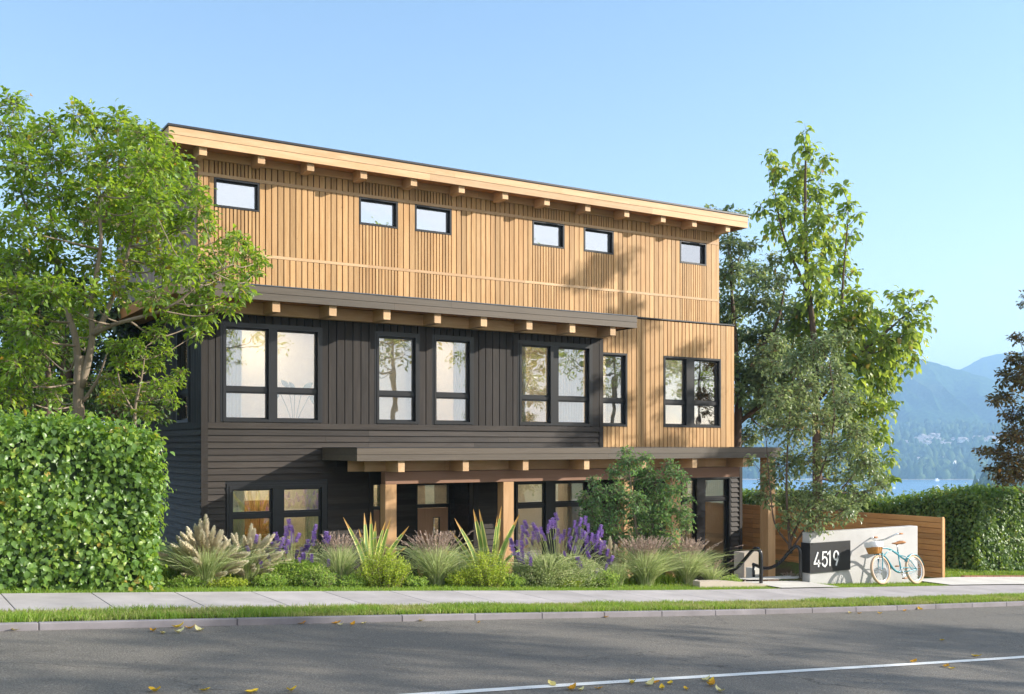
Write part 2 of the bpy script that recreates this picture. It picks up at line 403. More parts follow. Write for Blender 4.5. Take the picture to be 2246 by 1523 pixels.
# --- openings -----------------------------------------------------------
WU=[(469,567.5),(786.6,870.4),(908.8,988.3),(1166,1235.7),(1278.9,1343.5),(1489.4,1546.8)]
holesU=[(PU(a,Vu),PU(b,Vu),4.70,5.28) for a,b in WU]
holesD=[(PU(488,Vd),PU(700.7,Vd),.47,2.36),(PU(825,Vd),PU(914.4,Vd),.47,2.36),(PU(950.8,Vd),PU(1033,Vd),.47,2.36),(PU(1138,Vd),PU(1294,Vd),.47,2.36)]
holesR=[(URd-.3,PU(1373.8,Vr),.47,2.26),(PU(1454,Vr),PU(1579,Vr),.47,2.26)]
gl=(PU(501.6,Vd),PU(711,Vd),-2.5,-.79)
RL,RR,VB=PU(818,Vd),PU(1037,Vd),21.05            # entry recess
gm=(PU(1130,Vd),PU(1290,Vd),-3.2,-.80); gr=(PU(1490,Vd),PU(1600,Vd),-3.3,-.80)
URg=19.62
# --- structural walls ----------------------------------------------------
m=hm(); wallholes(m,ULu,URu,Vu,Vu+.16,2.9,ZT,holesU); m.build('wall',M['gap'],house)
m=hm(); wallholes(m,URd-.1,URr,Vr,Vr+.16,-.1,3.15,holesR)
m.box(URr-.14,URr,Vr+.165,28,-.1,3.14,.5); m.box(URu-.14,URu,Vu+.165,28,3.17,ZT,.5); m.build('wall',M['gap'],house)
m=hm(); wallholes(m,ULd,URd,Vd,Vd+.16,ZB,Z2,holesD+[gl,gm,(RL,RR,ZB,-.5)]); 
wallholes(m,URd,URg,Vd,Vd+.14,ZB,-.3,[gm,gr])
m2=[(RR-.001,URd,ZB,-.2)]
wallholes(m,RR,URd,Vd+.001,Vd+.139,ZB,-.9,[gm]) if False else None
m.build('wall',M['black'],house,)
# recess
dz=-.86
m=hm(); m.box(RL-.1,RL-.002,Vd+.16,VB+.14,ZB,-.3,.4)
wallholes(m,RL,RR,VB+.02,VB+.16,ZB,-.3,[(PU(914,VB),PU(986,VB),ZB,dz),(PU(817,VB),PU(834,VB),ZB,dz)])
m.build('wall',M['dark_v'],house)
for q_ in ((PU(835,VB),PU(912,VB),VB+.018,'u'),(PU(988,VB),RR,VB+.018,'u'),(Vd+.17,VB,RR-.002,'v')): m=hm(); lap(m,q_[0],q_[1],q_[2],ZB,-.3,[],axis=q_[3]); m.build('siding',M['dark_h'],house)
m=hm(); m.box(RR,RR+.1,Vd+.165,VB+.14,ZB,-.3,.4); m.box(RL,RR,Vd+.165,VB+.14,-.30,-.2,.4); m.build('wall',M['dark_v'],house)
# --- cladding ------------------------------------------------------------
m=hm()
bz=[(5.285,5.355),(3.79,3.855)]
hs=holesU+[(ULu,URu,a,b) for a,b in bz]
cols=sorted({ULu+.1,URu-.1}|{x for h in holesU for x in h[:2]})
for i,(a,b) in enumerate(zip(cols,cols[1:])):
    isw=any(h[0]<(a+b)/2<h[1] for h in holesU)
    hh=[h for h in hs if h[0]<(a+b)/2<h[1]]
    ww=.076 if isw else (.142 if a>13 else .13)
    n=max(1,round((b-a)/ww)); st=(b-a)/n
    for k in range(n):
        x0=a+k*st+.011; x1=a+(k+1)*st-.011; r=random.random(); dv=random.uniform(-.003,.003)
        for c,d in intervals(3.0,ZT,[(h[2],h[3]) for h in hh]): m.box(x0,x1,Vu-.040+dv,Vu-.001,c,d,(r+random.random()*.3)%1)
m.box(ULu,ULu+.098,Vu-.036,Vu-.001,3.0,ZT,.4); m.box(URu-.098,URu,Vu-.036,Vu-.001,3.0,ZT,.6)
m.build('cladding',M['cedar_v'],house)
m=hm()
for a,b in bz:
    x=ULu
    while x<URu-.01:
        y=min(URu-.02,x+random.uniform(3,4.5)); m.box(x+.001,y-.001,Vu-.047,Vu-.001,a+.003,b-.003); x=y
        if URu-.02-x<.01: break
m.build('batten',M['cedar_h'],house)
m=hm(); vboards(m,URd+.003,URr-.1,Vr-.032,Vr-.001,-.1,3.13,holesR,.152,.024,.118); m.box(URr-.098,URr,Vr-.034,Vr-.001,-.1,3.13,.5)
m.build('cladding',M['cedar_v'],house)
m=hm(); m.box(URd-.4,URr+.02,Vr-.05,Vu-.037,3.155,3.185,.5); m.build('flashing',M['cap'],house)
# dark volume: boards above the belt, lap siding below
m=hm(); vboards(m,ULd+.1,URd-.1,Vd-.034,Vd-.001,.452,Z2,holesD,.172,.02,.165)
for i in range(60):
    x=ULd+.1+.172*(i+1)
    if x>URd-.15: break
m.build('siding',M['dark_v'],house)
m=hm(); 
for a,b in ((ULd-.03,ULd+.098),(URd-.098,URd+.012)): m=hm(); m.box(a,b,Vd-.04,Vd-.001,(ZB if a<6 else -.04),Z2,.5); m.build('corner_trim',M['dark_v'],house)
m=hm(); m.box(ULd+.1,URd-.1,Vd-.04,Vd-.001,.335,.45,.7); m.build('belt_trim',M['dark_h'],house)
m=hm(); lap(m,ULd+.1,RL-.1,Vd-.001,ZB,.333,[(gl[0]-.07,gl[1]+.07,gl[2],gl[3]+.06)]); lap(m,RL-.1,URd-.1,Vd-.001,-.45,.333,[]); m.build('siding',M['dark_h'],house); m=hm()
lap(m,RR+.13,URd,Vd-.001,ZB,-.45,[(gm[0]-.04,gm[1]+.04,gm[2],gm[3]+.04)]); 
lap(m,URd,URg-.1,Vd-.001,ZB,-.45,[(gr[0]-.04,gr[1]+.03,gr[2],gr[3]+.04)],thick=.045)
m.build('siding',M['dark_h'],house)
for q_ in ((RL-.098,RL,Vd-.035,Vd-.001,ZB,-.45),(RR,RR+.128,Vd-.035,Vd-.001,ZB,-.45),(URg-.098,URg,Vd-.05,28,ZB,-.31)): m=hm(); m.box(*q_,.5); m.build('corner_trim',M['dark_v'],house)
# left side wall: cedar with shade in its colour above, dark below
m=hm(); swh=(21.05,21.95,.47,2.36)
for z0,z1,mat in ((3.0,ZT,'u'),(.34,2.78,'m')):
    mm=hm(); hh=[swh] if mat=='m' else []
    v=Vu if mat=='u' else Vd
    us=sorted({v,28.}|{x for h in hh for x in h[:2]})
    X=ULu if mat=='u' else ULd
    for a,b in zip(us,us[1:]):
        n=max(1,round((b-a)/.13)); st=(b-a)/n
        for k in range(n):
            r=random.random()
            for c,d in intervals(z0,z1,[(h[2],h[3]) for h in hh if h[0]<(a+b)/2<h[1]]): mm.box(X-.025,X-.001,a+k*st+.006,a+(k+1)*st-.006,c,d,r)
    mm.build('cladding',M['mauve'] if mat=='u' else M['dark_v'],house)
m=hm(); m.box(ULd,ULd+.14,Vd+.165,21.05,ZB,3,.5); m.box(ULd,ULd+.14,21.95,28,ZB,3,.5); m.box(ULd,ULd+.14,21.05,21.95,ZB,.47,.5); m.box(ULd,ULd+.14,21.05,21.95,2.36,3,.5)
m.box(ULu,ULu+.14,Vu+.165,28,3.001,ZT,.5); m.box(ULd,URg,28,28.15,ZB,ZT,.5); m.build('wall',M['dark_v'],house)
m=hm(); lap(m,Vd,28,ULd-.001,ZB,.33,[],axis='v',thick=.045); m.build('siding',M['dark_h'],house)
m=hm(); m.box(ULd-.036,ULd-.001,Vd,28,.335,.45,.6); m.build('trim',M['dark_v'],house)
window(ULd,21.05,21.95,.47,2.36,trans=1.08,axis='v',trim=.05)
# --- windows -------------------------------------------------------------
for h in holesU: window(Vu,h[0],h[1],h[2],h[3],out=.048,fw=.035,sash=.03,gm_='glass_top')
h=holesD[0]; window(Vd,*h,mulls=[(PU(588,Vd),PU(606,Vd))],trans=1.10,trim=.05)
for h in holesD[1:3]: window(Vd,*h,trans=1.10,trim=.05)
h=holesD[3]; window(Vd,*h,mulls=[(PU(1206,Vd),PU(1223,Vd))],trans=1.10,trim=.05)
h=holesR[0]; window(Vr,URd+.01,h[1],h[2],h[3],trans=1.10,out=.045)
h=holesR[1]; window(Vr,*h,mulls=[(PU(1504,Vr),PU(1521,Vr))],trans=1.10,out=.045)
window(Vd,*gl,mulls=[(PU(597,Vd),PU(621,Vd))],trans=-1.37,trim=.05,fw=.06)
window(Vd,*gm,mulls=[(PU(1196,Vd),PU(1217,Vd))],trans=-1.37,out=.04,fw=.055)
window(Vd,*gr,mulls=[(PU(1526,Vd),PU(1544,Vd))],trans=-1.37,out=.055,fw=.05)
# --- doors ---------------------------------------------------------------
d0,d1=PU(916,VB),PU(984,VB)
m=hm(); m.ring(d0-.03,d1+.03,VB,VB+.12,ZB,dz,.03,.3); m.box(d0,d1,VB+.0,VB+.12,-1.40,-1.32,.3); fo=m.build('window',M['black'],house)
g=hm(); g.box(d0+.0,d1-.0,VB+.05,VB+.06,-1.32,dz-.03); g.build('pane',M['glass'],fo)
vx0,vx1=PU(951,VB),PU(966,VB)
m=hm(); wallholes(m,d0+.005,d1-.005,VB+.03,VB+.075,ZB,-1.41,[(vx0,vx1,-2.75,-1.62)]); do=m.build('door',M['door'],house)
m=hm(); m.ring(vx0,vx1,VB+.022,VB+.08,-2.75,-1.62,.015,.3); m.build('door_frame',M['black'],do)
m=hm(); m.box(vx0+.015,vx1-.015,VB+.045,VB+.055,-2.735,-1.635); m.build('pane',M['glass'],do)
m=hm(); m.tube([(d0+.09,VB-.03,-2.75),(d0+.09,VB-.03,-1.95)],.014,8); m.box(d0+.08,d0+.1,VB-.03,VB+.03,-2.7,-2.67); m.box(d0+.08,d0+.1,VB-.03,VB+.03,-2.03,-2.0); m.build('handle',M['rail'],do)
m=hm(); m.box(PU(817,VB),PU(834,VB),VB+.03,VB+.075,ZB,-1.41,.2); m.build('door',M['door'],house)
m=hm(); m.box(PU(817,VB),PU(834,VB),VB+.01,VB+.075,-1.405,-1.33,.3); fo=m.build('window',M['black'],house)
m=hm(); m.box(PU(817,VB)+.001,PU(834,VB)-.001,VB+.05,VB+.06,-1.33,dz); m.build('pane',M['glass'],fo)
# --- roofs ---------------------------------------------------------------
def fascia(mb,u0,u1,v0,v1,z0,z1,n=2,seg=5.3):
    h=(z1-z0)/n
    for i in range(n):
        x=u0
        while x<u1-.01:
            y=min(u1,x+seg*random.uniform(.8,1.2)); y=u1 if u1-y<1 else y
            o=.008*(i%2)
            mb.box(x+(.001 if x>u0 else 0),y-(.001 if y<u1 else 0),v0-o,v1,z0+i*h+.003,z0+(i+1)*h-.003); x=y
def vfascia(mb,u0,u1,v0,v1,z0,z1,n=2):
    h=(z1-z0)/n
    for i in range(n): mb.box(u0,u1,v0,v1,z0+i*h+.003,z0+(i+1)*h-.003)
R1a,R1b=PU(370,20.0),PU(1640,20.0)
m=hm(); fascia(m,R1a,R1b,20.0,20.045,5.69,5.985); vfascia(m,R1a,R1a+.045,20.046,29,5.69,5.985); vfascia(m,R1b-.045,R1b,20.046,29,5.69,5.985); m.build('fascia',M['cedar_h'],house)
m=hm(); m.box(R1a+.046,R1b-.046,20.046,29,5.775,5.96,.5); m.box(R1a-.02,R1b+.02,19.97,29.02,5.99,6.03,.5); m.build('roof',M['cap'],house)
m=hm()
v=20.05
while v<29: m.box(R1a+.05,R1b-.05,v,min(v+.118,28.99),5.752,5.772); v+=.121
m.build('soffit',M['soffit'],house)
m=hm(); fascia(m,ULu-.0,URu,20.50,Vu-.04,5.60,5.75,1); m.build('beam',M['cedar_h'],house)
for a,b in [(440,451),(566,581),(674,689),(791,805),(901,915),(1005.6,1020),(1102,1115),(1194,1206),(1283,1296),(1369,1381),(1449,1461),(1518,1529),(1592.5,1601)]:
    m=hm(); c=PU((a+b)/2,20.07); m.box(c-.075,c+.075,20.07,20.499,5.545,5.749); m.build('rafter',M['cedar_d'],house,bevel=.004)
R2a,R2b=PU(388,19.4),PU(1397,19.4)
m=hm(); fascia(m,R2a,R2b,19.4,19.445,2.77,3.04); vfascia(m,R2b-.045,R2b,19.446,Vr-.035,2.77,3.04); m.build('fascia',M['fascia'],house)
m=hm(); m.box(R2a+.0,R2b-.046,19.446,Vu-.05,2.83,3.03,.5); m.box(R2a,ULd-.04,Vu-.049,26.3,2.83,3.03,.5); m.box(R2a-.015,R2b+.01,19.38,Vu-.05,3.042,3.06,.5); m.box(R2a-.015,ULu-.04,Vu-.049,26.3,3.042,3.06,.5)
# standing seams of the side roof
for k in range(12): m.box(R2a,ULu-.05,20.8+k*.45,20.82+k*.45,3.061,3.085,.5)
m.build('roof',M['roofing'],house)
m=hm(); vfascia(m,R2a-.012,R2a-.001,19.4,26.3,2.80,3.03,1); m.build('fascia',M['soffit'],house)
m=hm(); v=19.45
while v<20.14: m.box(R2a+.005,R2b-.05,v,v+.118,2.805,2.827); v+=.121
for k in range(46): m.box(R2a+.005,ULd-.04,20.2+k*.13,20.2+k*.13+.127,2.805,2.827)
m.build('soffit',M['soffit'],house)
m=hm(); fascia(m,ULd-.05,URd+.02,20.0,Vd-.045,2.565,2.80,1); m.build('beam',M['cedar_h'],house)
for a,b in [(469,484),(598,614),(721.5,739),(841.7,856),(953.5,966.7),(1054.6,1068.5),(1154.8,1168),(1249.6,1262),(1339,1350)]:
    m=hm(); c=PU((a+b)/2,19.47); m.box(c-.078,c+.078,19.47,19.999,2.57,2.802); m.build('rafter',M['cedar_d'],house,bevel=.004)
# canopy over the entry
Vc=18.39; Ca,Cb=PU(783,Vc),PU(1712,Vc)
m=hm(); fascia(m,Ca,Cb,Vc,Vc+.045,-.295,-.045); vfascia(m,Ca,Ca+.045,Vc+.046,Vd-.05,-.295,-.045); vfascia(m,Cb-.045,Cb,Vc+.046,Vd-.05,-.295,-.045); m.build('fascia',M['fascia'],house)
m=hm(); m.box(Ca+.046,Cb-.046,Vc+.046,Vd-.05,-.22,-.07,.5); m.box(Ca-.012,Cb+.012,Vc-.012,Vd-.05,-.043,-.03,.5); m.build('roof',M['cap'],house)
m=hm(); v=Vc+.05
while v<Vd-.2: m.box(Ca+.05,Cb-.05,v,v+.118,-.245,-.225); v+=.121
m.build('soffit',M['soffit'],house)
for a,b in [(873,888),(1015,1028.6),(1146,1160),(1281,1293),(1406,1418),(1518.6,1529),(1630,1639)]:
    m=hm(); c=PU((a+b)/2,Vc+.06); m.box(c-.07,c+.07,Vc+.06,Vd-.05,-.515,-.247); m.build('rafter',M['cedar_d'],house,bevel=.004)
Vp=18.92
m=hm(); m.box(PU(845,Vp),PU(1622,Vp),Vp-.004,Vp+.2,-.765,-.517,.4); m.build('beam',M['header'],house,bevel=.006)
m=hm(); fascia(m,PU(800,Vp+.1),Cb-.3,Vp+.10,Vp+.13,-.513,-.25,1,1.6); m.build('blocking',M['cedar_h'],house)
m=hm(); m.box(PU(793,Vc+.25),PU(873,Vc+.25)+.02,Vc+.9,Vc+.93,-.513,-.25,.4); m.build('blocking',M['cedar_h'],house)
for xa,xb in ((845,870),(1104,1127),(1369,1389),(1474,1493)):
    m=hm(); a,b=PU(xa,Vp),PU(xb,Vp); m.box(a,b,Vp,Vp+.24,ZB,-.768,.5); m.build('post',M['post'],house,bevel=.008)
m=hm(); a,b=PU(1685,18.5),PU(1701,18.5); m.box(a,b,18.5,18.5+.28,ZB,-.296,.7); m.build('post',M['post'],house,bevel=.008)
# --- inside --------------------------------------------------------------
m=hm()
m.box(5.68,19.1,20.77,27.9,2.80,2.95,.5); m.box(5.68,19.45,20.52,27.9,-.12,.02,.5); m.box(5.68,19.45,20.37,27.9,ZB-.05,ZB+.02,.5)
m.build('floor',M['floorin'],house)
m=hm()
m.box(5.68,19.1,22.9,23,2.96,5.7,.5); m.box(5.68,19.4,22.5,22.6,.03,2.69,.5); m.box(5.68,19.4,22.5,22.6,ZB+.03,-.21,.5)
for u in (9.2,11.55,14.95): m.box(u,u+.08,20.55,22.49,.03,2.69,.5)
for u in (8.95,11.6,15.2): m.box(u,u+.08,21.3,22.49,ZB+.03,-.21,.5)
m.box(5.68,19.4,20.53,23.88,2.70,2.79,.5); m.box(5.68,19.4,20.37,23.5,-.20,-.13,.5)
m.build('interior_wall',M['plaster'],house)
m=hm(); m.box(6.9,7.8,22.42,22.49,ZB+.02,-1.2,.3)
for k in range(4): m.box(6.98+k*.2,7.12+k*.2,22.39,22.42,ZB+.3,-1.35,.6)
m.build('interior_door',M['iwood'],house)
def curtain(u0,u1,V,z0,z1,label,group='pale curtains hanging inside the windows'):
    n=int((u1-u0)/.012)+2; P=[];Fq=[]; ph=random.random()*6; lam=.075
    for i in range(n):
        u=u0+(u1-u0)*i/(n-1)
        for j in range(5):
            k=j/4; a=.028*(.75+.5*k)
            P.append((u,V+a*math.sin(2*math.pi*u/lam+ph+.5*math.sin(3*u))+.01*math.sin(9*u+k*2),z1+(z0-z1)*k))
    for i in range(n-1):
        for j in range(4): a=i*5+j; Fq.append((a,a+5,a+6,a+1))
    me=bpy.data.meshes.new('curtain'); P=[(p[0]-u0,p[1]-V,p[2]-z1) for p in P]; me.from_pydata(P,[],Fq)
    o=link('curtain',me,M['curtain'],None,True); o.location=(u0,V,z1); sm=o.modifiers.new('thick','SOLIDIFY'); sm.thickness=.004
    tag(o,label,'curtain',group); return o
Vi=Vd+.17
curtain(PU(492,Vi),PU(531,Vi),Vi,.1,2.6,'off white pleated curtain at left pane of the leftmost upper dark-wall window')
curtain(PU(888,Vi),PU(905,Vi),Vi,.1,2.6,'narrow white curtain inside the first single window of the charcoal storey')
curtain(PU(994,Vi),PU(1026,Vi),Vi,.1,2.6,'white curtain right side inside the second single window of the charcoal storey')
curtain(PU(1140,Vi),PU(1152,Vi),Vi,.1,2.6,'thin strip of curtain at left edge of the double window beside cedar volume')
curtain(PU(1224,Vi),PU(1278,Vi),Vi,.1,2.6,'wide sheer curtain in right half of the double window beside cedar volume')
curtain(PU(1328,Vi+.2),PU(1366,Vi+.2),Vi+.2,.1,2.6,'sheer curtain filling the narrow window on the cedar volume')
curtain(PU(506,Vi),PU(536,Vi),Vi,-3.2,-.6,'cream curtain at left of the ground floor window behind plume grass')
curtain(PU(669,Vi),PU(702,Vi),Vi,-3.2,-.6,'cream curtain at right of the ground floor window behind purple salvia')
curtain(PU(1240,Vi),PU(1275,Vi),Vi,-3.2,-.6,'pale curtain in the ground floor window under the canopy middle')
curtain(PU(1547,Vi),PU(1592,Vi),Vi,-3.2,-.6,'long pale curtain in the ground floor window at the right end')
def sidecurtain():
    m=MB(); 
    o=curtain(0,.5,0,-2.4,0,'pale curtain seen in the side window by the left corner'); o.location=(ULd+.3,21.2,2.5); o.rotation_euler=(0,0,R(90))
sidecurtain()
# potted plant behind the glass
pp=empty('potted_plant',(PU(645,20.62),20.62,.03),'dark broad leaved house plant standing inside the double window on the left','house plant')
m=MB(); m.tube([(0,0,0),(0,0,.3)],[.13,.17],16,.5); m.build('pot',M['clay'],pp,True)
for k,(ang,ln,lean) in enumerate([(0,.78,-.5),(1.2,.85,-.15),(2,.8,.05),(3,.72,.55),(4.2,.8,.25)]):
    st=curve_pts([(0,0,.28),(lean*.25,.03*math.sin(ang),.28+ln*.5),(lean*.6,.05*math.sin(ang),.28+ln)],8)
    m=MB(); m.tube(st,.008,5,.3); m.build('stem',M['leaf_back'],pp)
    tip=st[-1]; d=Vector((lean*.6+.12*math.cos(ang),.1*math.sin(ang),.12 if abs(lean)<.3 else -.12)).normalized(); s=Vector((d.z,0,-d.x)).normalized()*.5+Vector((0,.3,0)); s.normalize()
    ps=[];fs=[]; wd=[0,.06,.085,.08,.05,0]
    for i,wv in enumerate(wd):
        c=tip+d*(.34*i/5)+Vector((0,0,-.05*(i/5)**2)); ps+=[c-s*wv,c,c+s*wv]
    for i in range(5):
        for j in range(2): a=i*3+j; fs.append((a,a+1,a+4,a+3))
    m=MB(); m.pts(ps,fs,.3); m.build('leaf',M['leaf_back'],pp,True)

def blind(xa,xb,V,z0,z1,label):  # blinds added behind the glass so the panes read pale
    a,b=PU(xa,V),PU(xb,V); e=empty('added_blind',(a,V,z1),label,'blind','added pale blinds lightening the panes')
    m=MB(a,V,z1); n=14; ps=[];fs=[]
    for i in range(n+1):
        z=z1-(z1-z0)*i/n; w_=.004*math.sin(i*1.7); ps+=[(a,V+w_,z),((a+b)/2,V+w_-.004,z),(b,V+w_,z)]
    for i in range(n):
        for j in range(2): q_=i*3+j; fs.append((q_,q_+1,q_+4,q_+3))
    m.pts(ps,fs,.5); m.build('fabric',M['curtain'],e,True)
    m=MB(a,V,z1); m.tube([(a,V+.03,z1),(b,V+.03,z1)],.02,8,.5); m.build('roller',M['curtain'],e,True)
Vb=Vd+.135
blind(1132,1197,Vb,-3.1,-.84,'added cream blind lightening the left half of the window under the canopy middle')
blind(1215,1279,Vb,-3.1,-.84,'added cream blind lightening the right half of the window under the canopy middle')
blind(1494,1527,Vb,-3.1,-.84,'added cream blind lightening the left half of the rightmost ground floor window')
blind(916,984,VB+.10,-1.33,-.88,'added cream blind lightening the pane over the entrance door')
blind(829,898,Vb,.1,2.3,'added pale blind lightening the first single window of the charcoal storey')
blind(1456,1506,Vr+.135,.1,2.2,'added pale blind lightening the left half of the double window on the cedar volume')
for i,h in enumerate(holesU):  # blinds added to whiten the top panes in place of cloud reflection
    if i in (0,1,2,3,4,5): 
        e_=blind.__call__(WU[i][0],WU[i][1],Vu+.135,4.6,5.3,('added white blind whitening the top storey window beside the tree','added white blind whitening the second window of the top storey','added white blind whitening the third window of the top storey','added white blind whitening the fourth window of the top storey','added white blind whitening the fifth window of the top storey','added white blind whitening the rightmost window of the top storey')[i])

for i,(u,v,z,w_,lb) in enumerate([(7.3,21.4,-.24,1.2,'added warm ceiling lamp lighting the room behind the plume grass window'),(13.2,21.6,-.24,1.4,'added warm ceiling lamp brightening the ground floor room under the canopy middle'),(17.6,21.5,-.24,1.4,'added warm ceiling lamp brightening the rightmost ground floor room'),(10.4,21.9,-.24,.5,'added warm ceiling lamp brightening the hall behind the entrance door'),
    (7.4,21.6,2.66,1.2,'added warm ceiling lamp behind the leftmost window of the charcoal storey'),(10.4,21.6,2.66,.8,'added warm ceiling lamp behind the two single windows of the charcoal storey'),(13.3,21.6,2.66,1.0,'added warm ceiling lamp behind the double window beside the cedar volume'),(17.4,21.6,2.66,1.0,'added warm ceiling lamp behind the double window of the cedar volume')]):
    e=empty('added_ceiling_lamp',(u,v,z),lb,'lamp','added ceiling lamps brightening the rooms'); m=MB(u,v,z); m.box(u-w_/2,u+w_/2,v-.18,v+.18,z-.06,z-.01,.5); m.build('diffuser',M['lamp'],e)  # lamps added to brighten the panes; no fixture is known
    m=MB(u,v,z); m.box(u-w_/2-.02,u+w_/2+.02,v-.20,v+.20,z-.01,z+.03,.5); m.build('housing',M['linen'],e)

# ============================================================ GROUND, ROAD, PAVEMENT
def axis_pts(lo,hi,mn,mx,st):
    a=list(np.arange(mn,mx+1e-6,st)); x=mx; d=st
    while x<hi: d*=1.35; x+=d; a.append(x)
    x=mn; d=st
    while x>lo: d*=1.35; x-=d; a.insert(0,x)
    return np.array(a)
gx=axis_pts(-1500,1500,-16,34,.4); gy=axis_pts(-1200,1700,-6,32,.25)
X,Y=np.meshgrid(gx,gy); Z=gz(X,Y)
rs=np.random.RandomState(3)
nn=(rs.rand(*X.shape)-.5)*.03*(1-smooth(2,.0,np.abs(Y-12.6)))*(Y>13.5)*(Y<40)
Z=Z+nn
nx_,ny_=len(gx),len(gy); idx=np.arange(nx_*ny_).reshape(ny_,nx_)
Fq=np.stack([idx[:-1,:-1],idx[:-1,1:],idx[1:,1:],idx[1:,:-1]],-1).reshape(-1,4)
g=np_mesh('ground',np.stack([X,Y,Z],-1).reshape(-1,3),Fq,None,M['ground'],smooth_=True); tag(g,kind='structure')
def strip(name,v0,v1,z,mat,u0=-30,u1=70,du=1.0,thick=.0):
    m=MB(); n=int((u1-u0)/du)
    for i in range(n): 
        a=u0+i*du; b=a+du
        m.pts([(a,v0,z+float(sl(a))),(b,v0,z+float(sl(b))),(b,v1,z+float(sl(b))),(a,v1,z+float(sl(a)))],[(0,1,2,3)],.5)
    o=m.build(name,mat); tag(o,kind='structure'); return o
strip('road',-2.6,11.06,-1.70,M['asphalt'])
strip('road_marking',7.25,7.36,-1.695,M['paint'])
m=MB(); a=-20.0
k=0
cuts=[-20,-12,-8.3,-5,-1.9,PU(465,11.05),PU(940,11.05)-.0,PU(1222,11.05),PU(1317,11.05)]
cuts=[c for c in cuts if c<5.4]
x=-20.
while x<60:
    L=1.95 if x<5 else .98
    m.box(x+.004,x+L-.004,11.06,11.15,-1.80,-1.628,slope=True); x+=L
o=m.build('kerb',M['kerb'],bevel=.008); tag(o,kind='structure')
m=MB(); x=2.32-.98*24
while x<60:
    m.box(x+.006,x+.974,11.86,13.32,-1.75,SW,slope=True); x+=.98
o=m.build('pavement',M['walk'],bevel=.004); tag(o,kind='structure')
# path from the pavement to the steps, and driveway at right
def patch(name,pts,lift,mat,du=.4,label=None):
    """pts: u0,u1,v0,v1 drape over the ground"""
    u0,u1,v0,v1=pts; m=MB(); nu=max(1,int((u1-u0)/du)); nv=max(1,int((v1-v0)/.3))
    for i in range(nu):
        for j in range(nv):
            a=u0+(u1-u0)*i/nu;b=u0+(u1-u0)*(i+1)/nu;c=v0+(v1-v0)*j/nv;d=v0+(v1-v0)*(j+1)/nv
            m.pts([(p,q,float(gz(p,q))+lift) for p,q in ((a,c),(b,c),(b,d),(a,d))],[(0,1,2,3)],.5)
    o=m.build(name,mat); tag(o,kind='structure'); return o
patch('path',(13.95,15.45,13.33,14.35),.045,M['pad'])
patch('driveway',(18.75,30,13.33,14.75),.045,M['pad'])
# path dropping behind the rail, as a shallow ramp
m=MB(); 
def rz(v): return float(-2.52-.0*v - .42*smooth(14.35,17.6,v))
for j in range(12):
    a=14.35+j*.28;b=a+.28
    m.pts([(14.15,a,rz(a)),(15.42,a,rz(a)-.06),(15.9,b,rz(b)-.06),(14.15,b,rz(b))],[(0,1,2,3)],.5)
o=m.build('path',M['pad']); tag(o,kind='structure')
for k in range(4):
    m=MB(); z1=-2.50-.17*k; m.box(13.2,14.14,14.02+.3*k,14.32+.3*k,-3.5,z1-.17,.5); 
    o=m.build('step',M['pad'],bevel=.01); tag(o,kind='structure')
ck=MB(12.4,13.75,-2.9)
us=[12.35,12.9,13.5,14.05]; zs=[-2.36,-2.385,-2.46,-2.54]
for a,b,c,d in zip(us,us[1:],zs,zs[1:]):
    ps=[(a,13.72,-2.9),(b,13.72,-2.9),(b,13.9,-2.9),(a,13.9,-2.9),(a,13.72,c),(b,13.72,d),(b,13.9,d),(a,13.9,c)]
    ck.pts(ps,[(0,3,2,1),(4,5,6,7),(0,1,5,4),(1,2,6,5),(2,3,7,6),(3,0,4,7)],.6)
o=ck.build('retaining_wall',M['blockc']); o.location=(12.4,13.75,-2.9); tag(o,'low pale concrete edging wall in front of the handrails','wall')
m=MB(15.1,15.9,-3.2); m.box(PU(1632,15.9),PU(1664,15.9),15.9,16.2,-3.45,-2.22,.4); o=m.build('retaining_wall',M['blockc'],bevel=.01); o.location=(15.1,15.9,-3.2)
tag(o,'tan upright concrete block beside the dark corner siding behind the handrail','wall')
m=MB(15.1,15.4,-3.2); m.box(PU(1655,15.5),PU(1674,15.5),15.5,15.75,-3.2,-2.50,.6); o=m.build('retaining_wall',M['pad'],bevel=.01); o.location=(15.1,15.4,-3.2)
tag(o,'small pale concrete stub wall between the two handrail posts','wall')
# --- number wall --------------------------------------------------------
NV=14.1; NL=PU(1776,NV); NR=PU(2013,NV)
m=MB(NL,NV,-2.7)
n=24
for i in range(n):
    a=NL+(NR-NL)*i/n; b=NL+(NR-NL)*(i+1)/n
    def top(u):
        k=(u-NL)/(NR-NL); z=-1.675
        if k>.96: z-=.0
        return z
    m.pts([(a,NV,-3.1),(b,NV,-3.1),(b,NV+.19,-3.1),(a,NV+.19,-3.1),(a,NV,top(a)),(b,NV,top(b)),(b,NV+.19,top(b)),(a,NV+.19,top(a))],
      [(4,5,6,7),(0,1,5,4),(2,3,7,6)]+([(3,0,4,7)] if i==0 else [])+([(1,2,6,5)] if i==n-1 else []),.5)
nw=m.build('number_wall',M['wallc'],bevel=.012); nw.location=(NL,NV,-2.7); tag(nw,'pale concrete garden wall with bicycle leaning on it','wall')
sx1=PU(1865,NV-.03); zt=PZ(1776,1192,NV-.03); zb=PZ(1776,1258,NV-.03)
hs_=empty('house_number_sign',(NL,NV,zb),'black wrap-around sign with white numerals 4519 on the concrete wall','sign')
m=MB(NL,NV,zb); m.box(NL-.03,sx1,NV-.035,NV-.001,zb,zt,.5); m.box(NL-.03,NL-.001,NV-.0005,NV+.195,zb,zt,.5); m.build('sign_panel',M['signblack'],hs_,bevel=.002)
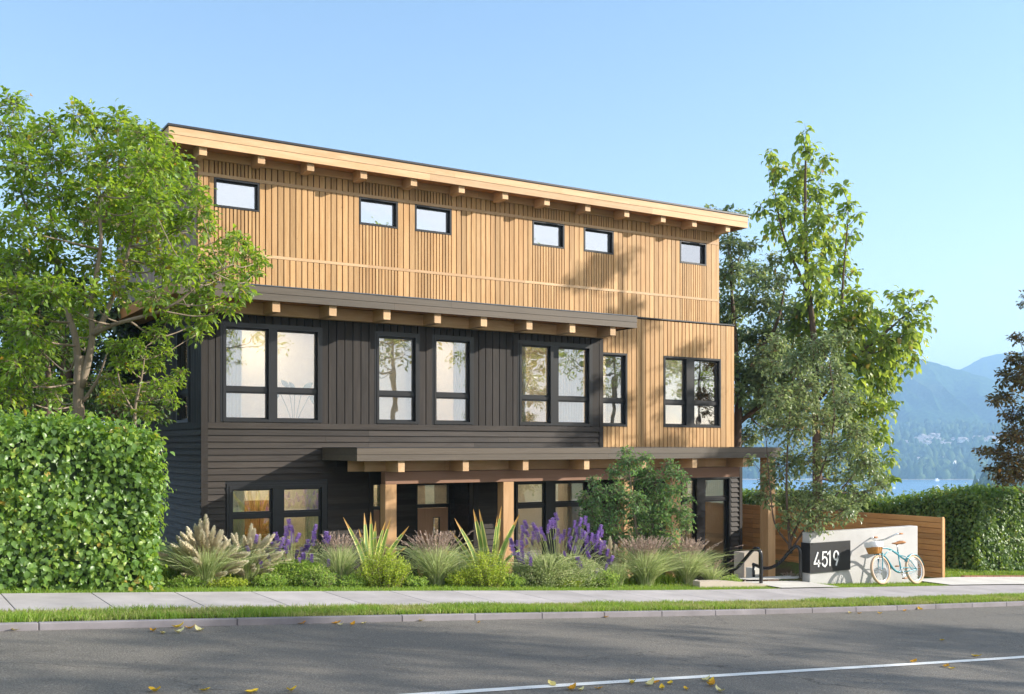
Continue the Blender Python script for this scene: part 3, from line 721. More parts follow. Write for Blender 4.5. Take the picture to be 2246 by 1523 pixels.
def stroke(m,path,wd,y):
    path=[Vector((p[0],0,p[1])) for p in path]; k=len(path); ps=[]
    for i,p in enumerate(path):
        d0=(path[i]-path[i-1]).normalized() if i>0 else None; d1=(path[i+1]-path[i]).normalized() if i<k-1 else None
        d=((d0 or d1)+(d1 or d0)).normalized(); s=Vector((-d.z,0,d.x)); c=1/max(.5,d.dot(d1 or d0)); s=s*wd/2*c
        for yy in (y,y+.012): ps+=[(p.x+s.x,yy,p.z+s.z),(p.x-s.x,yy,p.z-s.z)]
    fs=[]
    for i in range(k-1):
        a=i*4;b=a+4; fs+=[(a,a+1,b+1,b),(a+2,b+2,b+3,a+3),(a,b,b+2,a+2),(a+1,a+3,b+3,b+1)]
    fs+=[(0,2,3,1),(4*k-4,4*k-3,4*k-1,4*k-2)]
    m.pts(ps,fs,.5)
def arc(cx,cz,rx,rz,a0,a1,n=10): return [(cx+rx*math.cos(R(a0+(a1-a0)*i/n)),cz+rz*math.sin(R(a0+(a1-a0)*i/n))) for i in range(n+1)]
dg={'4':[[(.62,1.0),(.05,.27),(.05,.24),(.95,.24)],[(.70,.48),(.70,0)]],
 '5':[[(.88,.96),(.2,.96),(.14,.52),(.3,.6)]+arc(.5,.33,.4,.3,95,-90)+arc(.5,.33,.42,.3,-90,-165,5)],
 '1':[[(.12,.78),(.52,.98),(.52,0)]],
 '9':[arc(.5,.68,.38,.29,0,360,20),[(.88,.66),(.86,.52),(.5,0)]]}
cw=(PU(1840,NV-.04)-PU(1785,NV-.04))/4.05; chh=PZ(1785,1212,NV-.04)-PZ(1785,1245,NV-.04); z0=PZ(1785,1245,NV-.04)
for i,ch in enumerate('4519'):
    xa_,xb_=[(1785,1799.5),(1802,1815),(1812.5,1820.5),(1827,1840)][i]; ux=PU(xa_,NV-.04); cw=(PU(xb_,NV-.04)-ux)/.86/(1 if ch!='1' else .56); m=MB(NL,NV,zb)
    for st in dg[ch]: stroke(m,[(ux+p[0]*cw*.86,z0+p[1]*chh) for p in st],.032,NV-.047)
    m.build('numeral',M['numwhite'],hs_)
# --- handrails ------------------------------------------------------------
def rail(u,pts,label,low=None):
    base=pts[-1]; e=empty('handrail',(u,base[0],base[1]),label,'handrail','black steel handrails by the steps')
    m=MB(u,base[0],base[1]); m.tube(curve_pts([(p[2] if len(p)>2 else u,p[0],p[1]) for p in pts],40),.034,10,.5); m.build('rail',M['rail'],e,True)
    if low:
        m=MB(u,base[0],base[1]); m.tube([(low[0],low[1],low[2]),(low[0],low[1],low[3])],.03,10,.5); m.build('post',M['rail'],e,True)
def q(x,y,V): return (V,PZ(x,y,V),PU(x,V))
rail(13.9,[q(1597,1254,14.75),q(1615,1247,14.6),q(1633,1228,14.45),q(1650,1208,14.22),q(1660,1203.5,14.1),q(1667,1210,14.02),q(1669.5,1225,14.0),q(1669.5,1250,14.0),q(1669,1279,14.0)],'near black steel handrail, left of the two, curving down the steps')
rail(15.35,[q(1651,1238,15.5),q(1660,1241,15.4),q(1672,1246,15.2),q(1692,1245,14.95),q(1712,1233,14.7),q(1730,1212,14.45),q(1742,1201,14.32),q(1750,1200,14.25),q(1755,1209,14.2),q(1756,1235,14.2),q(1756.5,1269,14.2)],'far black steel handrail beside the sign end of the concrete wall',
     (PU(1653,15.5),15.5,PZ(1653,1275,15.5),PZ(1653,1239,15.5)))
# --- fence ----------------------------------------------------------------
FU=20.7; fe=empty('wooden_fence',(FU,15,-3.0),'orange brown horizontal board fence behind the concrete wall','fence')
m=MB(FU,15,-3.0); zf=-1.62; z=zf
while z>-3.6:
    v=14.96
    while v<24.9:
        w_=1.9 if v>15 else 2.1; r=random.random(); m.box(FU,FU+.028,v+.002,min(v+w_,25)-.002,z-.118,z-.004,r); v+=w_
    z-=.127
m.build('board_panel',M['fence'],fe)
m=MB(FU,15,-3.0); m.box(FU-.012,FU+.05,14.93,14.958,-3.4,zf+.01,.9); m.build('end_post',M['cedar_v'],fe)
m=MB(FU,15,-3.0); m.box(FU+.03,FU+.12,14.962,25,-3.8,zf-.03,.2); m.build('backing_frame',M['fence'],fe)
# --- bicycle ----------------------------------------------------------------
bo=(PU(1973,13.62),13.62,0); bo=(bo[0],bo[1],SW+.005+float(sl(bo[0])))
bike=empty('bicycle',bo,'teal cruiser bicycle with cream tyres and wicker basket leaning on the wall','bicycle')
bike.rotation_euler=(R(-11),R(3.6),R(1.5))
WR=.29
def wheel(x,name='wheel'):
    w_=empty(name,(x,0,WR)); w_.parent=bike
    def torus(Rr,r,n=40,k=8):
        m=MB(); ps=[];fs=[]
        for i in range(n):
            a=2*math.pi*i/n
            for j in range(k):
                b=2*math.pi*j/k; rr=Rr+r*math.cos(b); ps.append((rr*math.cos(a),r*math.sin(b),rr*math.sin(a)))
        for i in range(n):
            for j in range(k): fs.append((i*k+j,i*k+(j+1)%k,((i+1)%n)*k+(j+1)%k,((i+1)%n)*k+j))
        m.pts(ps,fs,.5); return m
    torus(WR-.026,.029).build('tyre',M['tyre'],w_,True); torus(WR-.062,.012).build('rim',M['chrome'],w_,True)
    m=MB()
    for i in range(28):
        a=2*math.pi*i/28; b=a+(.5 if i%2 else -.5); m.tube([(.02*math.cos(b),.02*(1 if i%4<2 else -1),.02*math.sin(b)),((WR-.06)*math.cos(a),0,(WR-.06)*math.sin(a))],.0026,4,.5,False)
    m.build('spokes',M['chrome'],w_)
    m=MB(); m.tube([(0,-.05,0),(0,.05,0)],.018,10,.5); m.build('hub',M['chrome'],w_,True)
wheel(-.54,'front_wheel'); wheel(.54,'rear_wheel')
def fender(x,a0,a1):
    m=MB(); n=18; ps=[];fs=[]
    for i in range(n+1):
        a=R(a0+(a1-a0)*i/n)
        for y,rr in ((-.032,WR+.008),(-.02,WR+.024),(0,WR+.029),(.02,WR+.024),(.032,WR+.008)): ps.append((x+rr*math.cos(a),y,WR+rr*math.sin(a)))
    for i in range(n):
        for j in range(4): a=i*5+j; fs.append((a,a+5,a+6,a+1))
    m.pts(ps,fs,.5); o=m.build('fender',M['teal'],bike,True); md=o.modifiers.new('t','SOLIDIFY'); md.thickness=.003
fender(.54,15,150); fender(-.54,0,110)
m=MB()
HT,HB=(-.435,0,.76),(-.455,0,.60); BB=(.10,0,.24); SC=(.08,0,.60); RH=(.54,0,WR)
m.tube([HT,HB],.02,10,.5)
m.tube(curve_pts([(-.44,0,.72),(-.2,0,.705),(.05,0,.60),(.25,0,.5),(.42,0,.47)],20),.019,8,.5)
m.tube(curve_pts([(-.45,0,.62),(-.3,0,.5),(-.15,0,.32),(-.02,0,.25),BB],20),.022,8,.5)
m.tube(curve_pts([(-.37,0,.57),(-.25,0,.64),(-.05,0,.66),(.08,0,.6)],14),.012,8,.5)
m.tube([SC,BB],.015,8,.5); m.tube([(.08,0,.68),SC],.015,8,.5)
for s_ in (-.055,.055):
    m.tube(curve_pts([BB,(.3,s_*.9,.26),(RH[0],s_,RH[2])],8),.010,6,.5); m.tube(curve_pts([(.09,0,.58),(.3,s_*.9,.52),(RH[0],s_,RH[2])],8),.009,6,.5)
m.build('frame',M['teal'],bike,True)
m=MB()
for s_ in (-.05,.05): m.tube(curve_pts([(-.46,s_*.7,.61),(-.49,s_,.5),(-.52,s_,.38),(-.54,s_,WR)],10),.012,7,.5)
m.tube([(-.46,-.04,.61),(-.46,.04,.61)],.014,7,.5); m.build('fork',M['teal'],bike,True)
m=MB(); m.tube([(.08,0,.68),(.068,0,.80)],.012,8,.5); m.build('seat_post',M['chrome'],bike,True)
m=MB(); secs=[(-.13,.018,.012),(-.06,.03,.02),(.02,.055,.032),(.10,.09,.04),(.17,.10,.042),(.21,.08,.03)]; ps=[];fs=[]
for x,hw,h in secs:
    for j in range(8):
        a=2*math.pi*j/8; ps.append((.06+x,hw*math.cos(a),.815+(.02 if x>.05 else 0)+h*math.sin(a)*.9))
for i in range(5):
    for j in range(8): fs.append((i*8+j,i*8+(j+1)%8,(i+1)*8+(j+1)%8,(i+1)*8+j))
fs+=[tuple(range(7,-1,-1)),tuple(range(40,48))]; m.pts(ps,fs,.5); m.build('saddle',M['leather'],bike,True)
m=MB(); m.tube([(-.435,0,.76),(-.425,0,.87)],.013,8,.5)
pth=[(-.20,.30,.97),(-.30,.29,.96),(-.38,.22,.92),(-.43,.1,.875),(-.44,0,.87),(-.43,-.1,.875),(-.38,-.22,.92),(-.30,-.29,.96),(-.20,-.30,.97)]
m.tube(curve_pts(pth,40),.014,8,.5); hb=m.build('handlebar',M['chrome'],bike,True)
for s_ in (-1,1):
    m=MB(); m.tube([(-.12,.30*s_,.972),(-.24,.30*s_,.967)],.017,8,.5); m.build('grip',M['leather'],hb,True)
# basket
m=MB(); ps=[];fs=[]; nb=28
for k,(hw,hd,z) in enumerate([(.11,.08,.60),(.135,.10,.68),(.15,.115,.755)]):
    for j in range(nb):
        a=2*math.pi*j/nb; c,s_=math.cos(a),math.sin(a); e=.6
        ps.append((-.65+hw*math.copysign(abs(c)**e,c),hd*1.2*math.copysign(abs(s_)**e,s_),z))
for k in range(2):
    for j in range(nb): fs.append((k*nb+j,k*nb+(j+1)%nb,(k+1)*nb+(j+1)%nb,(k+1)*nb+j))
fs.append(tuple(range(nb-1,-1,-1))); m.pts(ps,fs,.5); bk=m.build('basket',M['wicker'],bike,False)
m=MB()
for j in range(nb):
    a=2*math.pi*j/nb; c,s_=math.cos(a),math.sin(a); e=.6
    m.tube([(-.65+.112*math.copysign(abs(c)**e,c),.082*1.2*math.copysign(abs(s_)**e,s_),.60),(-.65+.153*math.copysign(abs(c)**e,c),.118*1.2*math.copysign(abs(s_)**e,s_),.755)],.006,5,random.random())
m.build('weave',M['wicker'],bk)
m=MB(); ps=[];fs=[]
for k,(hw,hd,z) in enumerate([(.145,.112,.72),(.162,.127,.75),(.168,.13,.81),(.15,.117,.835),(.13,.1,.80),(.05,.05,.79)]):
    for j in range(nb):
        a=2*math.pi*j/nb; c,s_=math.cos(a),math.sin(a); e=.6; wv=.008*math.sin(j*2.1) if k in(1,2,3) else 0
        ps.append((-.65+hw*math.copysign(abs(c)**e,c),hd*1.2*math.copysign(abs(s_)**e,s_),z+wv))
for k in range(5):
    for j in range(nb): fs.append((k*nb+j,k*nb+(j+1)%nb,(k+1)*nb+(j+1)%nb,(k+1)*nb+j))
m.pts(ps,fs,.5); m.build('liner',M['linen'],bk,True)
m=MB(); m.tube([(-.55,.03,.59),(-.54,.05,.32)],.005,5,.5); m.tube([(-.55,-.03,.59),(-.54,-.05,.32)],.005,5,.5); m.build('basket_stay',M['chrome'],bike)
m=MB(); m.tube([(.10,-.05,.24),(.10,.05,.24)],.02,8,.5); 
ps=[]; 
m.tube([(.10,-.05,.24),(.04,-.07,.11)],.009,6,.5); m.tube([(.10,.05,.24),(.16,.07,.37)],.009,6,.5)
ch=[(.10+.075*math.cos(R(a)),-.045,.24+.075*math.sin(R(a))) for a in range(0,361,30)]; m.tube(ch,.008,5,.5); ck_=m.build('crank',M['chrome'],bike)
for c in ((.04,-.11,.11),(.16,.11,.37)):
    m=MB(); m.box(c[0]-.045,c[0]+.045,c[1]-.035,c[1]+.035,c[2]-.012,c[2]+.012,.5); m.build('pedal',M['leather'],ck_,bevel=.004)
m=MB(); m.tube(curve_pts([(.03,-.045,.30),(.12,-.045,.325),(.35,-.045,.32),(.54,-.045,.31)],12),.008,5,.5); m.tube(curve_pts([(.10,-.045,.16),(.3,-.045,.2),(.54,-.045,.27)],12),.004,5,.5); m.build('chain_guard',M['teal'],bike)

# ============================================================ FOLIAGE TOOLS
def rng_(s): return np.random.default_rng(s)
def nrm(a): return a/np.maximum(np.linalg.norm(a,axis=-1,keepdims=True),1e-9)
def leaf_arrays(P,D,Nn,L,W,curl=.18,fold=.12):
    D=nrm(D); Sd=nrm(np.cross(D,Nn)); Nn=np.cross(Sd,D); L=L[:,None]; W=(W[:,None] if isinstance(W,np.ndarray) else W)*L
    b=P; m=P+D*L*.5+Nn*L*curl*.25; t=P+D*L-Nn*L*curl
    l1=P+D*L*.28+Sd*W*.42+Nn*L*fold; r1=P+D*L*.28-Sd*W*.42+Nn*L*fold
    l2=P+D*L*.62+Sd*W*.40+Nn*L*fold*.8; r2=P+D*L*.62-Sd*W*.40+Nn*L*fold*.8
    V=np.stack([b,l1,l2,t,r2,r1,m],1).reshape(-1,3); n=len(P); o=(np.arange(n)*7)[:,None]
    Fq=np.concatenate([o+np.array([[0,6,2,1]]),o+np.array([[6,3,2,2]])[:, :4]*1],1) if False else None
    q=np.array([[0,6,2,1],[0,5,4,6]]); t3=np.array([[6,3,2],[6,4,3]])
    return V,o,q,t3
def leaf_mesh(name,P,D,Nn,L,W,mat,parent=None,rnd=None,curl=.18,fold=.12,origin=None,simple=False):
    if origin is not None: P=P-np.array(origin)
    n=len(P)
    if simple:
        D=nrm(D); Sd=nrm(np.cross(D,Nn)); Nn=np.cross(Sd,D); Lc=L[:,None]
        b=P; t=P+D*Lc-Nn*Lc*curl; l=P+D*Lc*.42+Sd*Lc*W*.5+Nn*Lc*fold; r=P+D*Lc*.42-Sd*Lc*W*.5+Nn*Lc*fold
        V=np.stack([b,l,t,r],1).reshape(-1,3); o=(np.arange(n)*4)[:,None]
        Fq=np.stack([o+np.array([[0,2,1]]),o+np.array([[0,3,2]])],1).reshape(-1,3); return np_mesh(name,V,Fq,np.repeat(rnd,2),mat,parent)
    V,o,q,t3=leaf_arrays(P,D,Nn,L,W,curl,fold)
    # as quads: two lower quads and two upper (triangular halves merged into one quad each side)
    f1=(o[:,None,:]+np.array([[0,6,2,1],[0,5,4,6]])[None]).reshape(-1,4)
    tri=np.concatenate([f1[:,[0,1,2]],f1[:,[0,2,3]],(o[:,None,:]+t3[None]).reshape(-1,3)])
    r2=np.repeat(rnd,2); return np_mesh(name,V,tri,np.concatenate([r2,r2,r2]),mat,parent)
def prisms(A,B,ra,rb):
    """thin three-sided twigs between the points A and B"""
    d=nrm(B-A); h=np.tile([[.3,.2,1.]],(len(A),1)); a=nrm(np.cross(d,h)); b=np.cross(d,a)
    V=[]
    for (p,r) in ((A,ra),(B,rb)):
        for k in range(3):
            t=2*math.pi*k/3; V.append(p+(a*math.cos(t)+b*math.sin(t))*r[:,None])
    V=np.stack(V,1).reshape(-1,3); o=(np.arange(len(A))*6)[:,None,None]
    Fq=(o+np.array([[0,1,4,3],[1,2,5,4],[2,0,3,5]])[None]).reshape(-1,4); return V,Fq
def tree(name,base,label,cat,puffs,limbs,leaf,lm,bark,seed,group=None,lw=.5,per=5.0,twl=1.0,trunk_r=.1,droop=.35,dens=1.,simple=False,lfrac=(.25,1.05),upw=.2):
    """puffs: (centre Vector, radii) ; limbs: list of (list of points, r0, r1)"""
    g=rng_(seed); base=Vector(base); e=empty(name,base,label,cat,group)
    tb=MB(*base)
    nodes=[]
    for pts,r0,r1 in limbs:
        c=curve_pts(pts,22); k=len(c); tb.tube(c,[r0+(r1-r0)*i/(k-1) for i in range(k)],9,.5)
        nodes+= [(p,r0+(r1-r0)*i/(k-1)) for i,p in enumerate(c)]
    NP=np.array([list(p) for p,_ in nodes]); NR_=np.array([r for _,r in nodes])
    LP=[];LD=[];LN=[];TA=[];TB=[];TR=[]
    for c,rad in puffs:
        c=np.array(c); rad=np.array(rad if hasattr(rad,'__len__') else (rad,rad,rad*.8),dtype=float)
        d=NP-c; sc=np.linalg.norm(d,axis=1)+np.maximum(0,d[:,2]+.15)*2.5; j=int(np.argmin(sc)); a=NP[j]; dist=np.linalg.norm(c-a)
        if dist>.12:
            mid=(a+c)/2+np.array([0,0,-.12*dist])+g.normal(0,.06*dist,3); r0=min(NR_[j]*.6,.007+.011*dist)
            cv=curve_pts([a,mid,c],10); tb.tube(cv,[r0+(.006-r0)*i/(len(cv)-1) for i in range(len(cv))],6,.5)
        rm=float(rad[0]); mlf=int(per*max(1.6,rm/(leaf*1.25))); K=max(6,int(dens*2.3*math.pi*rm*rm/(.45*lw*leaf*leaf)/mlf)); dr=g.normal(0,1,(K,3)); dr[:,2]+=upw; dr=nrm(dr)
        end=c+dr*rad*g.uniform(.7,1.12,(K,1))*twl; st=c+dr*rad*g.uniform(0,.35,(K,1))+g.normal(0,.08,(K,3))*rad
        end[:,2]-=droop*.25*rad[2]
        TA.append(st);TB.append(end);TR.append(np.full(K,.0028+.0012*leaf/.1))
        tt=np.linspace(lfrac[0],lfrac[1],mlf)[None,:,None]+g.normal(0,.03,(K,mlf,1))
        P=st[:,None]+(end-st)[:,None]*tt; dv=nrm(end-st)[:,None]
        side=nrm(np.cross(dv,np.array([0,0,1.])+g.normal(0,.5,(K,mlf,3)))); sg=np.where((np.arange(mlf)%2)[None,:,None]==0,1,-1)
        D=dv*.55+side*sg*g.uniform(.6,1.,(K,mlf,1))+np.array([0,0,-1])*droop*g.uniform(.2,1.2,(K,mlf,1))+g.normal(0,.18,(K,mlf,3))
        Nn=np.array([0,0,1.])+g.normal(0,.45,(K,mlf,3)); P=P+side*sg*leaf*.12
        LP.append(P.reshape(-1,3));LD.append(D.reshape(-1,3));LN.append(Nn.reshape(-1,3))
    P=np.concatenate(LP);D=np.concatenate(LD);Nn=np.concatenate(LN); n=len(P)
    A=np.concatenate(TA);B=np.concatenate(TB);r=np.concatenate(TR); V,Fq=prisms(A,B,r,r*.4)
    tb.pts(V.tolist(),Fq.tolist(),.5); tb.build('trunk',bark,e,True)
    clump=(np.sin(P[:,0]*2.1+seed)+np.sin(P[:,1]*2.7)+np.sin(P[:,2]*2.4+1))*.07
    rnd=np.clip(g.beta(2.2,2.4,n)+clump,0,1); odd=g.random(n)>.992; rnd[odd]=1-g.random(odd.sum())*.02
    leaf_mesh('crown',P,D,Nn,leaf*g.uniform(.65,1.15,n),lw,lm,e,rnd,origin=base,simple=simple)
    return e,n
def PF(lst,t,dt,seed,flat=.85,pm=1.0):
    """puffs from image columns/rows and radii, spread in depth around distance t"""
    g=rng_(seed); out=[]
    for q_ in lst:
        x,y,r=q_[:3]; tt=t+(q_[3] if len(q_)>3 else g.uniform(-dt,dt)); c=P3(x,y,tt); rr=r/F*tt*pm; out.append((c,(rr,rr,rr*flat)))
    return out
# ------------------------------------------------------------ GRASS
def blades(name,U,V_,Z_,H,mat,Wd,seed,lean=.35,kind=True):
    g=rng_(seed); n=len(U); P=np.stack([U,V_,Z_],1); a=g.uniform(0,2*math.pi,n); s=np.stack([np.cos(a),np.sin(a),0*a],1)*Wd/2
    b=g.uniform(0,2*math.pi,n); ln=np.abs(g.normal(0,lean,n))*H; T=P+np.stack([np.cos(b)*ln,np.sin(b)*ln,H],1); Mi=P+np.stack([np.cos(b)*ln*.3,np.sin(b)*ln*.3,H*.55],1)
    V=np.stack([P-s,P+s,Mi+s*.8,Mi-s*.8,T],1).reshape(-1,3); o=(np.arange(n)*5)[:,None,None]
    Fq=(o+np.array([[0,1,2],[0,2,3],[3,2,4]])[None]).reshape(-1,3)
    ob=np_mesh(name,V,Fq,np.repeat(np.clip(g.beta(2,2.5,n)+.12*np.sin(U*1.7)*np.sin(V_*5+U),0,1),3),mat)
    if kind: tag(ob,kind='stuff')
    return ob
def fbm_(x,y,o=4):
    def vn(x,y,sd):
        xi=np.floor(x).astype(int); yi=np.floor(y).astype(int); fx=x-xi; fy=y-yi; fx=fx*fx*(3-2*fx); fy=fy*fy*(3-2*fy)
        def h(a,b): n=(a*374761393+b*668265263+sd*1442695041)&0x7fffffff; n=((n^(n>>13))*1274126177)&0x7fffffff; return ((n^(n>>16))&0xffff)/65535.
        return (h(xi,yi)*(1-fx)+h(xi+1,yi)*fx)*(1-fy)+(h(xi,yi+1)*(1-fx)+h(xi+1,yi+1)*fx)*fy
    r=0;a=.53
    for i in range(o): r=r+a*vn(x,y,i+3); x=x*2.1;y=y*2.1;a*=.5
    return r
g=rng_(11)
def edge_wob(u): return .025*np.sin(u*7.3)+.02*np.sin(u*17+1)
n=62000; U=g.uniform(-1.5,20,n)**1; U=g.uniform(-1.5,22,n); V_=g.uniform(11.13,11.86,n)
keep=(V_>11.145+.02*np.sin(U*9))&(V_<11.85+edge_wob(U)); U,V_=U[keep],V_[keep]
patchy=.6+.4*np.sin(U*2.3+np.sin(V_*9))*np.sin(U*.9+1)
cl_=fbm_(U*1.6,V_*3.5,3); hh_=(.03+.05*g.random(len(U)))*(.45+1.1*cl_)
for nm_,sel_,mt_ in (('grass_verge',cl_+.3*g.random(len(U))>.60,'grass'),('dry_grass_verge',cl_+.3*g.random(len(U))<=.68,'grass_dry')):
    blades(nm_,U[sel_],V_[sel_],sl(U[sel_])+SW-.025,hh_[sel_],M[mt_],.008,12,.75)
n=70000; U=g.uniform(-1,34,n); V_=13.31+np.abs(g.normal(0,.42,n))
keep=((U<13.9)&(V_<14.6))|((U>15.5)&(U<18.7)&(V_<14.02))
U,V_=U[keep],V_[keep]; blades('lawn_strip',U,V_,gz(U,V_)-.01,.03+.045*g.random(len(U)),M['grass'],.008,13,.6)
n=42000; U=g.uniform(20.9,36,n); V_=g.uniform(14.7,17.8,n); keep=(V_>14.78+.25*(U<30)*smooth(30,20,U)); U,V_=U[keep],V_[keep]
blades('lawn_grass',U,V_,gz(U,V_)-.01,.04+.04*g.random(len(U)),M['grass'],.014,14,.6)
n=15000; U=g.uniform(3.2,12.8,n); V_=g.uniform(14.3,15.8,n)
blades('bed_undergrowth',U,V_,gz(U,V_)-.01,.08+.22*g.random(n),M['grass'],.012,15,.7)
m=MB()
for i in range(26): m.box(21.3+i*.22,21.3+i*.22+.20,14.80,14.90,SW-.05,SW+.035,slope=True)
o=m.build('brick_edging',wood('brick_red',(.25,.10,.06),(.36,.16,.1),(4,4,4),knots=0)); tag(o,kind='structure')
# ------------------------------------------------------------ BED PLANTS
def arc_blades(n,h,spread,w0,seed,seg=5,up=.5,hv=.35,flop=1.0):
    """ribbons arching out of a tuft: vertices and quads"""
    g=rng_(seed); a=g.uniform(0,2*math.pi,n); r0=g.uniform(0,1,n)**.5*spread*.18; H=h*g.uniform(1-hv,1.05,n); out=np.abs(g.normal(0,.5,n))*spread*(.6+.6*g.random(n))
    k=np.linspace(0,1,seg+1)[None,:]
    rr=r0[:,None]+out[:,None]*k**1.7; zz=H[:,None]*(k*(1+.55*flop*(out/spread)[:,None])-.55*flop*(out/spread)[:,None]*k**2.4)
    x=rr*np.cos(a)[:,None]; y=rr*np.sin(a)[:,None]; P=np.stack([x,y,zz],-1)
    s=np.stack([-np.sin(a),np.cos(a),0*a],1)[:,None]*(w0/2*(1-k[...,None]**2*.92)); tw=g.normal(0,.5,(n,1,3))*w0*.3
    L_=P-s-tw; R_=P+s+tw; V=np.stack([L_,R_],2).reshape(n,-1,3); nv=(seg+1)*2
    q=np.array([[2*i,2*i+1,2*i+3,2*i+2] for i in range(seg)])
    Fq=(np.arange(n)[:,None,None]*nv+q[None]).reshape(-1,4)
    return V.reshape(-1,3),Fq,P,np.repeat(g.random(n),seg),a
def site_pt(x,V): 
    u=PU(x,V); return (u,V,float(gz(u,V)))
def zoff(x,y,V): return PZ(x,y,V)
def plume_mesh(n_h,L,r,seed):
    g=rng_(seed); n=n_h; k=g.random(n); a=g.uniform(0,2*math.pi,n); prof=np.sin(np.pi*np.clip(k*.93+.06,0,1))**.6
    ax=np.stack([0*k,.10*L*k**2,L*k],1); o=np.stack([np.cos(a),np.sin(a),0*a],1)
    P=ax+o*(r*.25*prof)[:,None]; D=o*.8+np.array([0,.15,1.1]); Nn=np.cross(D,np.stack([-np.sin(a),np.cos(a),0*a],1))
    return P,D,Nn,r*1.5*prof*g.uniform(.7,1.2,n)+.004
def mesh_of_leaves(P,D,Nn,L,W,rnd,mat,name):
    o=leaf_mesh(name,P,D,Nn,L,W,mat,None,rnd,simple=True); me=o.data; bpy.data.objects.remove(o); return me
def place(me,name,parent,loc,vec,scale=1,roll=0):
    o=bpy.data.objects.new(name,me); COL.objects.link(o); o.parent=parent; o.location=loc
    o.rotation_euler=Vector(vec).to_track_quat('Z','Y').to_euler(); o.scale=(scale,)*3; return o
PLM=[mesh_of_leaves(*(lambda q:(q[0],q[1],q[2],q[3],.28,rng_(s).random(len(q[0]))))(plume_mesh(460,.40,.034,s)),M['plume'],'flower_plume') for s in (1,2,3)]
def fountain(x,V,n,h,spread,label,seed,ys=None,pl=44,bias=0,name='fountain_grass'):
    b=site_pt(x,V); e=empty(name,b,label,'ornamental grass'); e['kind']='thing'; g=rng_(seed)
    Vv,Fq,_,r,_=arc_blades(n,h*.58,spread*1.25,.009,seed); np_mesh('foliage',Vv,Fq,r,M['sage'],e)
    st=MB()
    for i in range(pl):
        a=g.uniform(0,2*math.pi); o=abs(g.normal(0,.55))*spread*.75; ox=o*math.cos(a)+bias*g.random()*spread*.5; oy=o*math.sin(a)*.8
        H=h*g.uniform(.22,.86)*(1-.25*o/spread); 
        d=Vector((ox*1.0,oy,H)).normalized(); p=Vector((ox*.62,oy*.62,H*.72))
        st.tube(curve_pts([(ox*.08,oy*.08,0),(ox*.3,oy*.3,H*.45),tuple(p)],6),.0022,4,.5,False)
        dv=Vector((ox*1.7+g.normal(0,.12),oy*1.5+g.normal(0,.12),max(.08,H*.75-.45*o))).normalized()
        place(random.Random(seed*91+i).choice(PLM),'plume',e,p,dv,g.uniform(.7,1.05)*h)
    st.build('stems',M['sage'],e); return e
fountain(450,14.25,900,.98,.80,'cream plumed fountain grass beside the left hedge end',21,pl=95)
fountain(540,14.4,600,.9,.62,'cream plumed grass leaning right between the hedge grass and purple salvia',22,pl=60,bias=.9)
fountain(1335,14.6,60,.92,.22,'small tuft of buff plumes behind the big lavender and shrub',23,pl=9,bias=.8)
def spike_mesh(seed,L=.14,r=.025):
    g=rng_(seed); n=130; k=g.random(n); a=g.uniform(0,2*math.pi,n); o=np.stack([np.cos(a),np.sin(a),0*a],1)
    prof=.6+.4*np.sin(k*9)**2; P=np.stack([0*k,0*k,L*k],1)+o*(r*.5*prof*(1-.4*k))[:,None]; D=o+np.array([0,0,.5]); return P,D,np.tile([[0,0,1.]],(n,1)),r*1.1*g.uniform(.7,1.2,n),.9,np.clip(g.beta(2,2,n)+.2*(k-.5),0,1)
SPK=[mesh_of_leaves(*spike_mesh(s),M['violet'],'flower_spike') for s in (1,2,3)]
def flowering(x,V,w_,h,label,seed,tops,name='salvia_bush',leafm='sage',n=900,cat='flowering shrub',bush=.55):
    b=site_pt(x,V); e=empty(name,b,label,cat); g=rng_(seed); bz_=b[2]; st=MB(); 
    # leafy mass
    N_=n*6; a=g.uniform(0,2*math.pi,N_); rr=g.random(N_)**.5; zz=g.random(N_)**.8*h*bush
    sh=np.sqrt(np.clip(1-(zz/(h*bush*1.05))**2,0,1))*w_; P=np.stack([rr*np.cos(a)*sh,rr*np.sin(a)*sh*.6,zz],1)
    D=np.stack([np.cos(a)*.7,np.sin(a)*.7,.6+0*a],1)+g.normal(0,.6,(N_,3)); leaf_mesh('foliage',P,D,np.array([0,0,1.])+g.normal(0,.6,(N_,3)),g.uniform(.03,.06,N_),.32,M[leafm],e,g.random(N_),simple=True)
    for i,(px,py,s_) in enumerate(tops):
        dv=g.uniform(-.3,.35)*w_; u=PU(px,V+dv); z=PZ(px,py,V+dv)-bz_
        tip=Vector((u-b[0],dv,z)); rt=Vector((tip.x*.35,dv*.4,h*.12)); L=.16*s_
        st.tube(curve_pts([tuple(rt),tuple(rt.lerp(tip,.55)+Vector((0,0,.04))),(tip.x,tip.y,tip.z-L*.3)],6),.0028,4,.5,False)
        place(SPK[i%3],'flower_spike',e,(tip.x,tip.y,tip.z-L*.5),(g.normal(0,.25)+tip.x*.35,g.normal(0,.15),1),s_*1.05)
    st.build('stems',M['sage'],e); return e
